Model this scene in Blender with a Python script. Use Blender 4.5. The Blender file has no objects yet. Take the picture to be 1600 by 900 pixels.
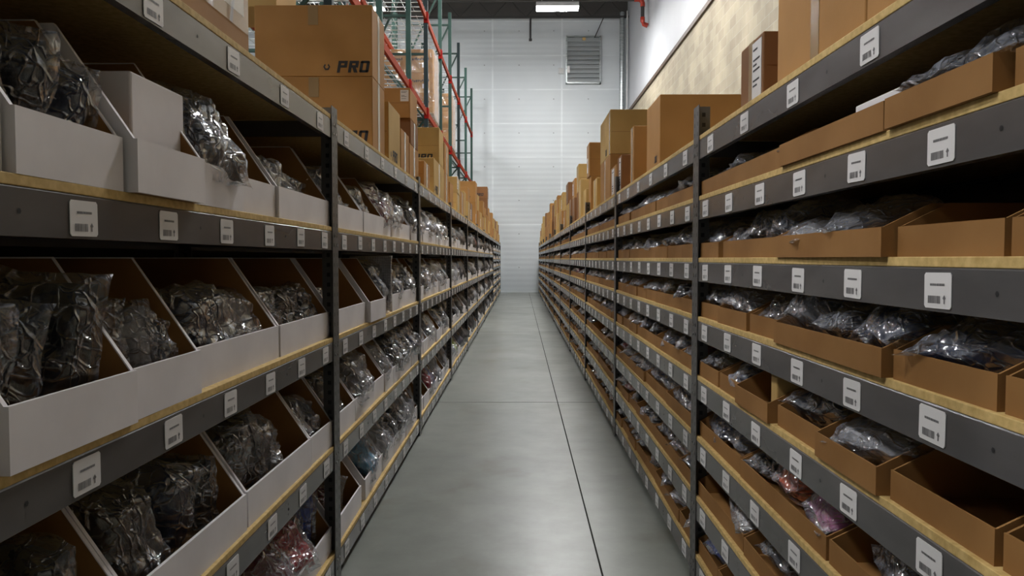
import bpy, bmesh, math, random
from mathutils import Vector, Matrix, noise

# ------------------------------------------------------------------ camera, world, exposure
SC = bpy.context.scene
COL = SC.collection
CAM_Z = 1.262
cam = bpy.data.cameras.new('camera')
cam.sensor_width = 36.0
cam.lens = 1176.0 / 1600.0 * 36.0
cam.clip_start = 0.05
cam.clip_end = 200
co = bpy.data.objects.new('camera', cam)
COL.objects.link(co)
co.location = (0, 0, CAM_Z)
co.rotation_euler = (math.radians(90) - math.atan(46 / 1176), 0, math.atan(12.8 / 1176))
SC.camera = co
w = bpy.data.worlds.new('world')
w.use_nodes = True
w.node_tree.nodes['Background'].inputs[0].default_value = (0.5, 0.6, 0.7, 1)
w.node_tree.nodes['Background'].inputs[1].default_value = 0.02
SC.world = w
SC.view_settings.view_transform = 'Standard'
SC.view_settings.look = 'None'
SC.view_settings.gamma = 1.0
SC.view_settings.use_curve_mapping = False
SC.view_settings.exposure = 0.3
LAMP = 215.0           # emission of the lamp diffusers
SC.cycles.max_bounces = 7
SC.cycles.diffuse_bounces = 2
SC.cycles.transparent_max_bounces = 10
SC.cycles.sample_clamp_indirect = 4.0

random.seed(7)
R = random.random
U = random.uniform
PI = math.pi

XL, XR = 0.712, 0.671           # aisle faces of the two runs
BAY0, BL, NB = 0.46, 2.44, 11   # start of first bay, bay length, bays
DEPTH = 0.61
LEFT_T = [1.790, 1.366, 0.943, 0.524, 0.106]
RIGHT_T = [1.708, 1.4805, 1.248, 1.025, 0.800, 0.568, 0.336, 0.109]
BH, BT = 0.072, 0.017           # beam height, board thickness
WALL_Y, WALL_X, CEIL = 28.0, 3.93, 10.75
LEFT_FAR = -13.0
BACK_Y = -12.0

# ------------------------------------------------------------------ materials
def mat(name, color, rough=0.6, metal=0.0, spec=0.5, coat=0.0):
    m = bpy.data.materials.new(name)
    m.use_nodes = True
    b = m.node_tree.nodes['Principled BSDF']
    b.inputs['Base Color'].default_value = (*color, 1)
    b.inputs['Roughness'].default_value = rough
    b.inputs['Metallic'].default_value = metal
    b.inputs['Specular IOR Level'].default_value = spec
    b.inputs['Coat Weight'].default_value = coat
    return m

def nd(m, t, **kw):
    n = m.node_tree.nodes.new(t)
    for k, v in kw.items():
        if k.startswith('i_'):
            n.inputs[k[2:].replace('_', ' ')].default_value = v
        else:
            setattr(n, k, v)
    return n

def ln(m, a, b):
    m.node_tree.links.new(a, b)

def noisy(m, c1, c2, scale=(3, 3, 3), detail=4, bump=0.0, bscale=40, lo=0.35, hi=0.65, coord='Object', rough=None):
    """colour mottling between c1 and c2, optional bump"""
    b = m.node_tree.nodes['Principled BSDF']
    tc = nd(m, 'ShaderNodeTexCoord')
    mp = nd(m, 'ShaderNodeMapping')
    mp.inputs['Scale'].default_value = scale
    ln(m, tc.outputs[coord], mp.inputs['Vector'])
    n = nd(m, 'ShaderNodeTexNoise')
    n.inputs['Scale'].default_value = 1.0
    n.inputs['Detail'].default_value = detail
    ln(m, mp.outputs[0], n.inputs['Vector'])
    cr = nd(m, 'ShaderNodeValToRGB')
    cr.color_ramp.elements[0].position = lo
    cr.color_ramp.elements[1].position = hi
    cr.color_ramp.elements[0].color = (*c1, 1)
    cr.color_ramp.elements[1].color = (*c2, 1)
    ln(m, n.outputs['Fac'], cr.inputs['Fac'])
    ln(m, cr.outputs['Color'], b.inputs['Base Color'])
    if bump:
        n2 = nd(m, 'ShaderNodeTexNoise')
        n2.inputs['Scale'].default_value = bscale
        n2.inputs['Detail'].default_value = 3
        ln(m, tc.outputs[coord], n2.inputs['Vector'])
        bp = nd(m, 'ShaderNodeBump')
        bp.inputs['Strength'].default_value = bump
        bp.inputs['Distance'].default_value = 0.01
        ln(m, n2.outputs['Fac'], bp.inputs['Height'])
        ln(m, bp.outputs[0], b.inputs['Normal'])
    if rough:
        mr = nd(m, 'ShaderNodeMapRange')
        mr.inputs['To Min'].default_value = rough[0]
        mr.inputs['To Max'].default_value = rough[1]
        ln(m, n.outputs['Fac'], mr.inputs['Value'])
        ln(m, mr.outputs[0], b.inputs['Roughness'])
    return m

M = {}
M['kraft'] = noisy(mat('kraft', (.3, .17, .07), .7, spec=.3), (.37, .185, .056), (.46, .24, .08), (2.2, 2.2, 2.2), bump=.05, bscale=30)
M['kraft_pale'] = noisy(mat('kraft_pale', (.36, .24, .11), .75, spec=.3), (.46, .30, .105), (.55, .365, .14), (2.2, 2.2, 2.2), bump=.05, bscale=30)
M['kraft_dark'] = noisy(mat('kraft_dark', (.2, .1, .045), .7, spec=.3), (.20, .09, .034), (.27, .125, .05), (2.2, 2.2, 2.2))
M['kraft_bin'] = noisy(mat('kraft_bin', (.3, .16, .065), .75, spec=.3), (.25, .118, .034), (.32, .16, .052), (4, 4, 4), bump=.05, bscale=25)
M['kraft_edge'] = mat('kraft_edge', (.42, .28, .15), .8)
M['white_card'] = noisy(mat('white_card', (.7, .68, .68), .6, spec=.3), (.78, .745, .765), (.87, .835, .855), (5, 5, 5), bump=.04, bscale=25)
M['board'] = noisy(mat('board', (.6, .45, .22), .75), (.50, .33, .11), (.71, .51, .21), (60, 60, 60), detail=6, lo=.3, hi=.7)
M['steel'] = noisy(mat('steel', (.12, .12, .12), .25, spec=.7), (.088, .084, .085), (.115, .11, .11), (3, 3, 9), rough=(.2, .26))
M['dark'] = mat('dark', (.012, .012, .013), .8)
M['paper'] = mat('paper', (.78, .76, .76), .5)
M['ink'] = mat('ink', (.03, .03, .035), .6)
M['label_ink'] = mat('label_ink', (.16, .155, .16), .6)
M['tape'] = mat('tape', (.33, .22, .11), .18, spec=.6)
M['clear_tape'] = mat('clear_tape', (.62, .55, .42), .12, spec=.8)
M['rack_green'] = mat('rack_green', (.028, .058, .048), .5, spec=.2)
M['rack_slate'] = mat('rack_slate', (.055, .075, .075), .4)
M['rack_orange'] = mat('rack_orange', (.24, .035, .013), .7, spec=.05)
M['rack_red'] = mat('rack_red', (.3, .015, .012), .7, spec=.05)
M['galv'] = noisy(mat('galv', (.5, .53, .54), .35, .8), (.38, .42, .43), (.6, .63, .63), (4, 4, 30))
M['vent'] = mat('vent', (.5, .53, .54), .4, .3)
M['wire'] = mat('wire', (.42, .44, .44), .35, .6)
M['wood'] = noisy(mat('wood', (.2, .12, .06), .8), (.13, .08, .04), (.24, .15, .08), (3, 20, 20))
M['ceil'] = mat('ceil', (.085, .08, .075), .6)
M['joist'] = mat('joist', (.035, .032, .032), .5)
M['pipe_red'] = mat('pipe_red', (.4, .035, .015), .4)
M['white_wall'] = noisy(mat('white_wall', (.72, .73, .75), .55), (.55, .56, .59), (.62, .63, .66), (.5, .5, .5), bump=.03, bscale=6)
M['grey_wall'] = mat('grey_wall', (.3, .31, .32), .6)
M['trim'] = mat('trim', (.09, .055, .035), .6)
M['pipe_white'] = mat('pipe_white', (.6, .6, .6), .5)

def lamp_mat():
    m = bpy.data.materials.new('lamp_diffuser'); m.use_nodes = True
    nt = m.node_tree; nt.nodes.clear()
    e = nt.nodes.new('ShaderNodeEmission'); o = nt.nodes.new('ShaderNodeOutputMaterial')
    e.inputs[0].default_value = (1.0, 1.0, .985, 1); e.inputs[1].default_value = LAMP
    nt.links.new(e.outputs[0], o.inputs[0])
    return m
M['lamp'] = lamp_mat()

def post_mat():
    """slotted angle steel: dark keyhole slots punched every 38 mm"""
    m = mat('slotted_steel', (.1, .1, .1), .42)
    b = m.node_tree.nodes['Principled BSDF']
    tc = nd(m, 'ShaderNodeTexCoord'); sp = nd(m, 'ShaderNodeSeparateXYZ')
    ln(m, tc.outputs['Object'], sp.inputs[0])
    def math_(op, a, bb=None):
        n = nd(m, 'ShaderNodeMath', operation=op)
        if isinstance(a, float): n.inputs[0].default_value = a
        else: ln(m, a, n.inputs[0])
        if bb is not None:
            if isinstance(bb, float): n.inputs[1].default_value = bb
            else: ln(m, bb, n.inputs[1])
        return n.outputs[0]
    zz = math_('FRACT', math_('DIVIDE', sp.outputs[2], .0381))
    zin = math_('MULTIPLY', math_('GREATER_THAN', zz, .28), math_('LESS_THAN', zz, .68))
    # the slot runs down the middle of either flange (local x or |y| about 19 mm from the corner)
    ax = math_('ABSOLUTE', sp.outputs[0]); ay = math_('ABSOLUTE', sp.outputs[1])
    sx = math_('LESS_THAN', math_('ABSOLUTE', math_('SUBTRACT', ax, .028)), .0065)
    sy = math_('LESS_THAN', math_('ABSOLUTE', math_('SUBTRACT', ay, .023)), .0065)
    hole = math_('MULTIPLY', zin, math_('MAXIMUM', sx, sy))
    mx = nd(m, 'ShaderNodeMix', data_type='RGBA')
    mx.inputs['A'].default_value = (.10, .097, .095, 1)
    mx.inputs['B'].default_value = (.006, .006, .006, 1)
    ln(m, hole, mx.inputs['Factor'])
    ln(m, mx.outputs['Result'], b.inputs['Base Color'])
    return m
M['post'] = post_mat()

def rackpost_mat(name, col):
    m = mat(name, col, .6, spec=.15)
    b = m.node_tree.nodes['Principled BSDF']
    tc = nd(m, 'ShaderNodeTexCoord'); sp = nd(m, 'ShaderNodeSeparateXYZ')
    ln(m, tc.outputs['Object'], sp.inputs[0])
    fr = nd(m, 'ShaderNodeMath', operation='DIVIDE'); ln(m, sp.outputs[2], fr.inputs[0]); fr.inputs[1].default_value = .0762
    f2 = nd(m, 'ShaderNodeMath', operation='FRACT'); ln(m, fr.outputs[0], f2.inputs[0])
    a = nd(m, 'ShaderNodeMath', operation='LESS_THAN'); ln(m, f2.outputs[0], a.inputs[0]); a.inputs[1].default_value = .35
    ab = nd(m, 'ShaderNodeMath', operation='ABSOLUTE'); ln(m, sp.outputs[1], ab.inputs[0])
    c = nd(m, 'ShaderNodeMath', operation='COMPARE'); ln(m, ab.outputs[0], c.inputs[0]); c.inputs[1].default_value = .018; c.inputs[2].default_value = .006
    h = nd(m, 'ShaderNodeMath', operation='MULTIPLY'); ln(m, a.outputs[0], h.inputs[0]); ln(m, c.outputs[0], h.inputs[1])
    mx = nd(m, 'ShaderNodeMix', data_type='RGBA')
    mx.inputs['A'].default_value = (*col, 1); mx.inputs['B'].default_value = (.01, .012, .012, 1)
    ln(m, h.outputs[0], mx.inputs['Factor']); ln(m, mx.outputs['Result'], b.inputs['Base Color'])
    return m
M['rp_green'] = rackpost_mat('rack_post_green', (.032, .066, .056))
M['rp_slate'] = rackpost_mat('rack_post_slate', (.032, .046, .05))

def film_mat(name='clear_film', base=.10, edge=.85, haze=.2, bump=.9, scale=1.0, col=(.80, .85, 1.0)):
    m = bpy.data.materials.new(name); m.use_nodes = True
    nt = m.node_tree; nt.nodes.clear()
    o = nt.nodes.new('ShaderNodeOutputMaterial')
    tr = nt.nodes.new('ShaderNodeBsdfTransparent')
    gl = nt.nodes.new('ShaderNodeBsdfGlossy'); gl.inputs['Roughness'].default_value = .13; gl.inputs['Color'].default_value = (1, 1, 1, 1)
    df = nt.nodes.new('ShaderNodeBsdfDiffuse'); df.inputs['Color'].default_value = (*col, 1)
    mix1 = nt.nodes.new('ShaderNodeMixShader'); mix1.inputs[0].default_value = haze
    mix2 = nt.nodes.new('ShaderNodeMixShader')
    lw = nt.nodes.new('ShaderNodeLayerWeight'); lw.inputs['Blend'].default_value = .35
    mr = nt.nodes.new('ShaderNodeMapRange'); mr.inputs['To Min'].default_value = base; mr.inputs['To Max'].default_value = edge
    L = nt.links.new
    tc = nt.nodes.new('ShaderNodeTexCoord')
    def N(op, a, b=None):
        q = nt.nodes.new('ShaderNodeMath'); q.operation = op
        for i_, v in enumerate((a, b)):
            if v is None: continue
            if isinstance(v, (int, float)): q.inputs[i_].default_value = v
            else: L(v, q.inputs[i_])
        return q.outputs[0]
    def crease(sc, rot, width):
        """thin raised folds along the contour lines of a stretched noise"""
        mp = nt.nodes.new('ShaderNodeMapping'); mp.inputs['Scale'].default_value = sc; mp.inputs['Rotation'].default_value = rot
        n = nt.nodes.new('ShaderNodeTexNoise'); n.inputs['Scale'].default_value = scale; n.inputs['Detail'].default_value = .6; n.inputs['Distortion'].default_value = .5
        L(tc.outputs['Object'], mp.inputs['Vector']); L(mp.outputs[0], n.inputs['Vector'])
        m1 = nt.nodes.new('ShaderNodeMapRange'); m1.interpolation_type = 'SMOOTHSTEP'
        m1.inputs['From Min'].default_value = 0; m1.inputs['From Max'].default_value = width; m1.inputs['To Min'].default_value = 1; m1.inputs['To Max'].default_value = 0
        L(N('ABSOLUTE', N('SUBTRACT', n.outputs['Fac'], .5)), m1.inputs['Value'])
        return m1.outputs[0], n.outputs['Fac']
    c1, f1 = crease((2.2, 6.0, 3.0), (.3, .2, .5), .05)
    c2, f2 = crease((7.0, 2.5, 4.0), (.1, .5, -.4), .035)
    c3, f3 = crease((3.0, 3.0, 3.0), (0, 0, 0), .03)
    h = N('ADD', N('MULTIPLY', c1, .8), N('ADD', N('MULTIPLY', c2, .45), N('ADD', N('MULTIPLY', c3, .5), N('MULTIPLY', f1, 1.2))))
    bp = nt.nodes.new('ShaderNodeBump'); bp.inputs['Strength'].default_value = bump; bp.inputs['Distance'].default_value = .014
    L(h, bp.inputs['Height'])
    for n in (gl, df, lw): L(bp.outputs[0], n.inputs['Normal'])
    L(lw.outputs['Facing'], mr.inputs['Value'])
    L(N('MINIMUM', .95, N('ADD', mr.outputs[0], N('MULTIPLY', N('MAXIMUM', c1, c3), .12))), mix2.inputs[0])
    L(gl.outputs[0], mix1.inputs[1]); L(df.outputs[0], mix1.inputs[2])
    L(tr.outputs[0], mix2.inputs[1]); L(mix1.outputs[0], mix2.inputs[2]); L(mix2.outputs[0], o.inputs[0])
    return m
M['film'] = film_mat()
M['wrap'] = film_mat('stretch_film', .12, .6, .35, .7, .6, (.95, .95, 1))

GAR = {  # garment colours
 'black': (.012, .012, .014), 'charcoal': (.03, .03, .034), 'navy': (.015, .022, .05), 'grey': (.12, .12, .13),
 'pale grey': (.34, .34, .36), 'white': (.7, .7, .72), 'red': (.38, .02, .035), 'blue': (.03, .07, .38), 'cyan': (.05, .25, .42),
 'pink': (.45, .12, .28), 'maroon': (.12, .012, .022), 'olive': (.13, .11, .05), 'lime': (.45, .55, .05), 'brown': (.12, .07, .04), 'orange': (.7, .12, .02)}
GM = {}
for k, c in GAR.items():
    m_ = mat('fabric_' + k.replace(' ', '_'), c, .8, spec=.25)
    noisy(m_, tuple(v * .75 for v in c), tuple(min(1, v * 1.3) for v in c), (9, 9, 9), bump=.35, bscale=22)
    GM[k] = m_
def bagmat(k):
    """far, small bags: fabric seen through shiny film"""
    m = mat('bagged_' + k.replace(' ', '_'), tuple(v * .8 + .035 for v in GAR[k]), .3, spec=.8, coat=.6)
    b = m.node_tree.nodes['Principled BSDF']
    tc = nd(m, 'ShaderNodeTexCoord'); n = nd(m, 'ShaderNodeTexNoise'); n.inputs['Scale'].default_value = 18
    bp = nd(m, 'ShaderNodeBump'); bp.inputs['Strength'].default_value = .8; bp.inputs['Distance'].default_value = .02
    ln(m, tc.outputs['Object'], n.inputs['Vector']); ln(m, n.outputs['Fac'], bp.inputs['Height']); ln(m, bp.outputs[0], b.inputs['Normal']); ln(m, bp.outputs[0], b.inputs['Coat Normal'])
    return m

def floor_mat():
    """polished concrete: broad clouds, fine mottling, a few brown stains"""
    m = mat('polished_concrete', (.3, .3, .28), .3, spec=.5)
    b = m.node_tree.nodes['Principled BSDF']
    tc = nd(m, 'ShaderNodeTexCoord')
    def tex(sc, det, rg=.5, st=(1, 1, 1)):
        mp = nd(m, 'ShaderNodeMapping'); mp.inputs['Scale'].default_value = st
        n = nd(m, 'ShaderNodeTexNoise'); n.inputs['Scale'].default_value = sc; n.inputs['Detail'].default_value = det; n.inputs['Roughness'].default_value = rg
        ln(m, tc.outputs['Object'], mp.inputs['Vector']); ln(m, mp.outputs[0], n.inputs['Vector']); return n.outputs['Fac']
    def ramp(f, p0, c0, p1, c1):
        cr = nd(m, 'ShaderNodeValToRGB'); e = cr.color_ramp.elements
        e[0].position = p0; e[0].color = (*c0, 1); e[1].position = p1; e[1].color = (*c1, 1); ln(m, f, cr.inputs[0]); return cr.outputs[0]
    def mul(a, bb):
        x = nd(m, 'ShaderNodeMix', data_type='RGBA', blend_type='MULTIPLY'); x.inputs['Factor'].default_value = 1
        ln(m, a, x.inputs['A']); ln(m, bb, x.inputs['B']); return x.outputs['Result']
    big = ramp(tex(.8, 3, .5, (1, .6, 1)), .32, (.185, .196, .175), .68, (.285, .297, .27))
    fine = ramp(tex(5, 6, .62), .28, (.83, .83, .82), .72, (1.1, 1.1, 1.1))
    stain = ramp(tex(1.9, 4, .55), .24, (.72, .66, .57), .42, (1, 1, 1))
    ln(m, mul(mul(big, fine), stain), b.inputs['Base Color'])
    mr = nd(m, 'ShaderNodeMapRange'); mr.inputs['From Min'].default_value = .3; mr.inputs['From Max'].default_value = .7
    mr.inputs['To Min'].default_value = .28; mr.inputs['To Max'].default_value = .36
    ln(m, tex(2, 2, .4), mr.inputs['Value']); ln(m, mr.outputs[0], b.inputs['Roughness'])
    return m
M['floor'] = floor_mat()

def panel_wall_mat():
    """insulated panels: faint ribs, pale caulk lines every 1.24 m up and 2.55 m across"""
    m = mat('insulated_panel', (.55, .58, .6), .5)
    b = m.node_tree.nodes['Principled BSDF']
    tc = nd(m, 'ShaderNodeTexCoord'); sp = nd(m, 'ShaderNodeSeparateXYZ'); ln(m, tc.outputs['Object'], sp.inputs[0])
    def line(out, off, step, half):
        a = nd(m, 'ShaderNodeMath', operation='ADD'); ln(m, out, a.inputs[0]); a.inputs[1].default_value = off
        d = nd(m, 'ShaderNodeMath', operation='PINGPONG'); ln(m, a.outputs[0], d.inputs[0]); d.inputs[1].default_value = step / 2
        l = nd(m, 'ShaderNodeMapRange'); ln(m, d.outputs[0], l.inputs[0])
        l.inputs['From Min'].default_value = half * .4; l.inputs['From Max'].default_value = half * 1.6
        l.inputs['To Min'].default_value = 1; l.inputs['To Max'].default_value = 0
        return l.outputs[0]
    h = line(sp.outputs[2], -1.285 + 12.4, 1.24, .022)
    v = line(sp.outputs[0], 1.02 + 25.5, 2.55, .03)
    mxm = nd(m, 'ShaderNodeMath', operation='MAXIMUM'); ln(m, h, mxm.inputs[0]); ln(m, v, mxm.inputs[1])
    n = nd(m, 'ShaderNodeTexNoise'); n.inputs['Scale'].default_value = .35; n.inputs['Detail'].default_value = 3
    wob = nd(m, 'ShaderNodeTexNoise'); wob.inputs['Scale'].default_value = .9; ln(m, tc.outputs['Object'], wob.inputs['Vector'])
    wr = nd(m, 'ShaderNodeMapRange'); wr.inputs['From Min'].default_value = .35; wr.inputs['From Max'].default_value = .6; wr.inputs['To Min'].default_value = .15; wr.inputs['To Max'].default_value = .9
    ln(m, wob.outputs['Fac'], wr.inputs[0])
    lm = nd(m, 'ShaderNodeMath', operation='MULTIPLY'); ln(m, mxm.outputs[0], lm.inputs[0]); ln(m, wr.outputs[0], lm.inputs[1])
    d1 = line(sp.outputs[2], -1.285 + 12.4 + .35, 1.24, .016); d2 = line(sp.outputs[0], 1.02 + 25.5 + .3, 1.275, .016)
    dot = nd(m, 'ShaderNodeMath', operation='MULTIPLY'); ln(m, d1, dot.inputs[0]); ln(m, d2, dot.inputs[1])
    ln(m, tc.outputs['Object'], n.inputs['Vector'])
    cr = nd(m, 'ShaderNodeValToRGB')
    cr.color_ramp.elements[0].position = .35; cr.color_ramp.elements[0].color = (.56, .60, .63, 1)
    cr.color_ramp.elements[1].position = .65; cr.color_ramp.elements[1].color = (.63, .67, .70, 1)
    ln(m, n.outputs['Fac'], cr.inputs[0])
    mx = nd(m, 'ShaderNodeMix', data_type='RGBA'); mx.inputs['B'].default_value = (.76, .80, .83, 1)
    ln(m, lm.outputs[0], mx.inputs['Factor']); ln(m, cr.outputs[0], mx.inputs['A'])
    mx3 = nd(m, 'ShaderNodeMix', data_type='RGBA'); mx3.inputs['B'].default_value = (.12, .12, .13, 1)
    ln(m, dot.outputs[0], mx3.inputs['Factor']); ln(m, mx.outputs['Result'], mx3.inputs['A']); ln(m, mx3.outputs['Result'], b.inputs['Base Color'])
    wv = nd(m, 'ShaderNodeTexWave', bands_direction='Z'); wv.inputs['Scale'].default_value = 1.6; wv.inputs['Distortion'].default_value = .3
    ln(m, tc.outputs['Object'], wv.inputs['Vector'])
    bp = nd(m, 'ShaderNodeBump'); bp.inputs['Strength'].default_value = .12; bp.inputs['Distance'].default_value = .02
    ln(m, wv.outputs['Fac'], bp.inputs['Height']); ln(m, bp.outputs[0], b.inputs['Normal'])
    return m
M['panel'] = panel_wall_mat()

def block_mat():
    m = mat('tan_block', (.4, .33, .22), .8)
    b = m.node_tree.nodes['Principled BSDF']
    tc = nd(m, 'ShaderNodeTexCoord'); mp = nd(m, 'ShaderNodeMapping')
    mp.inputs['Rotation'].default_value = (PI / 2, 0, PI / 2)
    sp = nd(m, 'ShaderNodeSeparateXYZ'); cb = nd(m, 'ShaderNodeCombineXYZ')
    ln(m, tc.outputs['Object'], sp.inputs[0]); ln(m, sp.outputs[1], cb.inputs[0]); ln(m, sp.outputs[2], cb.inputs[1])
    br = nd(m, 'ShaderNodeTexBrick'); br.inputs['Scale'].default_value = 1.0
    br.inputs['Brick Width'].default_value = .41; br.inputs['Row Height'].default_value = .205
    br.inputs['Mortar Size'].default_value = .006; br.inputs['Mortar Smooth'].default_value = .3; br.inputs['Bias'].default_value = -.1
    br.inputs['Color1'].default_value = (.34, .29, .21, 1); br.inputs['Color2'].default_value = (.43, .375, .27, 1)
    br.inputs['Mortar'].default_value = (.45, .41, .33, 1)
    ln(m, cb.outputs[0], br.inputs['Vector'])
    n = nd(m, 'ShaderNodeTexNoise'); n.inputs['Scale'].default_value = 1.1; n.inputs['Detail'].default_value = 5
    ln(m, tc.outputs['Object'], n.inputs['Vector'])
    mr = nd(m, 'ShaderNodeMapRange'); mr.inputs['From Min'].default_value = .3; mr.inputs['From Max'].default_value = .7; mr.inputs['To Min'].default_value = .72; mr.inputs['To Max'].default_value = 1.15
    ln(m, n.outputs['Fac'], mr.inputs[0])
    mx = nd(m, 'ShaderNodeMix', data_type='RGBA', blend_type='MULTIPLY'); mx.inputs['Factor'].default_value = 1
    ln(m, br.outputs['Color'], mx.inputs['A']); ln(m, mr.outputs[0], mx.inputs['B']); ln(m, mx.outputs['Result'], b.inputs['Base Color'])
    bp = nd(m, 'ShaderNodeBump'); bp.inputs['Strength'].default_value = .6; bp.inputs['Distance'].default_value = .01; bp.invert = True
    ln(m, br.outputs['Fac'], bp.inputs['Height']); ln(m, bp.outputs[0], b.inputs['Normal'])
    return m
M['block'] = block_mat()

# ------------------------------------------------------------------ mesh helpers
class MB:
    def __init__(s): s.v, s.f, s.m = [], [], []
    def face(s, pts, mi=0):
        n = len(s.v); s.v += [tuple(p) for p in pts]; s.f.append(tuple(range(n, n + len(pts)))); s.m.append(mi)
    def box(s, x0, x1, y0, y1, z0, z1, mi=0):
        n = len(s.v)
        s.v += [(x0, y0, z0), (x1, y0, z0), (x1, y1, z0), (x0, y1, z0), (x0, y0, z1), (x1, y0, z1), (x1, y1, z1), (x0, y1, z1)]
        for q in ((0, 3, 2, 1), (4, 5, 6, 7), (0, 1, 5, 4), (1, 2, 6, 5), (2, 3, 7, 6), (3, 0, 4, 7)):
            s.f.append(tuple(n + i for i in q)); s.m.append(mi)
    def prism(s, poly, axis, a, b, mi=0, cap=None):
        """extrude 2-D polygon along axis ('x','y','z') from a to b"""
        def P(p, t):
            if axis == 'x': return (t, p[0], p[1])
            if axis == 'y': return (p[0], t, p[1])
            return (p[0], p[1], t)
        n = len(s.v); k = len(poly)
        s.v += [P(p, a) for p in poly] + [P(p, b) for p in poly]
        for i in range(k):
            j = (i + 1) % k
            s.f.append((n + i, n + j, n + k + j, n + k + i)); s.m.append(mi)
        s.f.append(tuple(n + i for i in reversed(range(k)))); s.m.append(mi)
        s.f.append(tuple(n + k + i for i in range(k))); s.m.append(mi)
    def bar(s, p, q, w, h=None, mi=0):
        """square bar between two points"""
        p, q = Vector(p), Vector(q); d = (q - p).normalized(); h = h or w
        up = Vector((0, 0, 1)) if abs(d.z) < .95 else Vector((0, 1, 0))
        a = d.cross(up).normalized(); b = a.cross(d).normalized()
        n = len(s.v)
        for c in (p, q):
            for i, j in ((-1, -1), (1, -1), (1, 1), (-1, 1)):
                s.v.append(tuple(c + a * i * w / 2 + b * j * h / 2))
        for qd in ((0, 3, 2, 1), (4, 5, 6, 7), (0, 1, 5, 4), (1, 2, 6, 5), (2, 3, 7, 6), (3, 0, 4, 7)):
            s.f.append(tuple(n + i for i in qd)); s.m.append(mi)
    def tube(s, pts, r, seg=12, mi=0, caps=True):
        rings = []
        for i, p in enumerate(pts):
            p = Vector(p)
            d = (Vector(pts[min(i + 1, len(pts) - 1)]) - Vector(pts[max(i - 1, 0)])).normalized()
            up = Vector((0, 0, 1)) if abs(d.z) < .9 else Vector((0, 1, 0))
            a = d.cross(up).normalized(); b = a.cross(d).normalized()
            n = len(s.v)
            for k in range(seg):
                t = 2 * PI * k / seg
                s.v.append(tuple(p + a * r * math.cos(t) + b * r * math.sin(t)))
            rings.append(n)
        for i in range(len(rings) - 1):
            for k in range(seg):
                k2 = (k + 1) % seg
                s.f.append((rings[i] + k, rings[i] + k2, rings[i + 1] + k2, rings[i + 1] + k)); s.m.append(mi)
        if caps:
            s.f.append(tuple(rings[0] + k for k in reversed(range(seg)))); s.m.append(mi)
            s.f.append(tuple(rings[-1] + k for k in range(seg))); s.m.append(mi)
    def mesh(s, name, mats, smooth=False, bevel=0):
        me = bpy.data.meshes.new(name)
        me.from_pydata(s.v, [], s.f)
        for m in mats: me.materials.append(m)
        me.polygons.foreach_set('material_index', s.m)
        if bevel:
            bm = bmesh.new(); bm.from_mesh(me)
            bmesh.ops.recalc_face_normals(bm, faces=bm.faces)
            bmesh.ops.bevel(bm, geom=list(bm.edges), offset=bevel, segments=2, affect='EDGES', profile=.5)
            bm.to_mesh(me); bm.free()
        else:
            bm = bmesh.new(); bm.from_mesh(me); bmesh.ops.recalc_face_normals(bm, faces=bm.faces); bm.to_mesh(me); bm.free()
        if smooth:
            me.polygons.foreach_set('use_smooth', [True] * len(me.polygons))
        me.update()
        return me

def ob(name, me, parent=None, loc=(0, 0, 0), rz=0.0, rot=None, scale=None):
    o = bpy.data.objects.new(name, me); COL.objects.link(o)
    o.location = loc
    o.rotation_euler = rot if rot else (0, 0, rz)
    if scale: o.scale = scale
    if parent: o.parent = parent
    return o

def tag(o, label, cat, group=None, kind=None):
    o['label'] = label
    if cat: o['category'] = cat
    if group: o['group'] = group
    if kind: o['kind'] = kind
    return o

def thing(name, label, cat, loc=(0, 0, 0), rz=0.0, group=None):
    o = ob(name, None, loc=loc, rz=rz)
    o.empty_display_size = .05
    return tag(o, label, cat, group)

def struct(name, mb, mats, **k):
    o = ob(name, mb.mesh(name, mats, **k)); o['kind'] = 'structure'; return o

ORD = ['first', 'second', 'third', 'fourth', 'fifth', 'sixth', 'seventh', 'eighth', 'ninth', 'tenth', 'eleventh', 'twelfth', 'thirteenth',
       'fourteenth', 'fifteenth', 'sixteenth', 'seventeenth', 'eighteenth', 'nineteenth', 'twentieth', 'twenty-first', 'twenty-second', 'twenty-third',
       'twenty-fourth', 'twenty-fifth', 'twenty-sixth', 'twenty-seventh', 'twenty-eighth', 'twenty-ninth', 'thirtieth', 'thirty-first', 'thirty-second',
       'thirty-third', 'thirty-fourth', 'thirty-fifth', 'thirty-sixth', 'thirty-seventh', 'thirty-eighth', 'thirty-ninth', 'fortieth']

# ------------------------------------------------------------------ room
RX0, RX1 = LEFT_FAR, WALL_X
mb = MB(); mb.box(RX0 - .2, RX1 + .2, BACK_Y - .2, WALL_Y + .2, -.2, 0)
fl = struct('floor', mb, [M['floor']])
mb = MB()      # saw-cut joints, filled dark, lying flush in the slab
mb.box(.325, .3325, BACK_Y, WALL_Y, .0002, .0012)
for y in (-5.9, .17, 6.57, 12.9, 19.3, 25.7): mb.box(RX0, RX1, y - .002, y + .002, .0002, .0012)
for x in (-6.1, -12.4): mb.box(x - .003, x + .003, BACK_Y, WALL_Y, .0002, .0012)
M['joint'] = mat('joint', (.02, .02, .018), .9, spec=.1)
j = ob('trim_1', mb.mesh('floor_joint', [M['joint']])); j['kind'] = 'structure'
mb = MB(); mb.box(RX0 - .2, RX1 + .2, WALL_Y, WALL_Y + .2, 0, CEIL)
struct('wall_back', mb, [M['panel']])
mb = MB(); mb.box(WALL_X, WALL_X + .2, BACK_Y, WALL_Y, 0, 6.52)
struct('wall_right', mb, [M['block']])
mb = MB(); mb.box(WALL_X + .03, WALL_X + .2, BACK_Y, WALL_Y, 6.52, CEIL)
struct('wall_right_upper', mb, [M['white_wall']])
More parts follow.
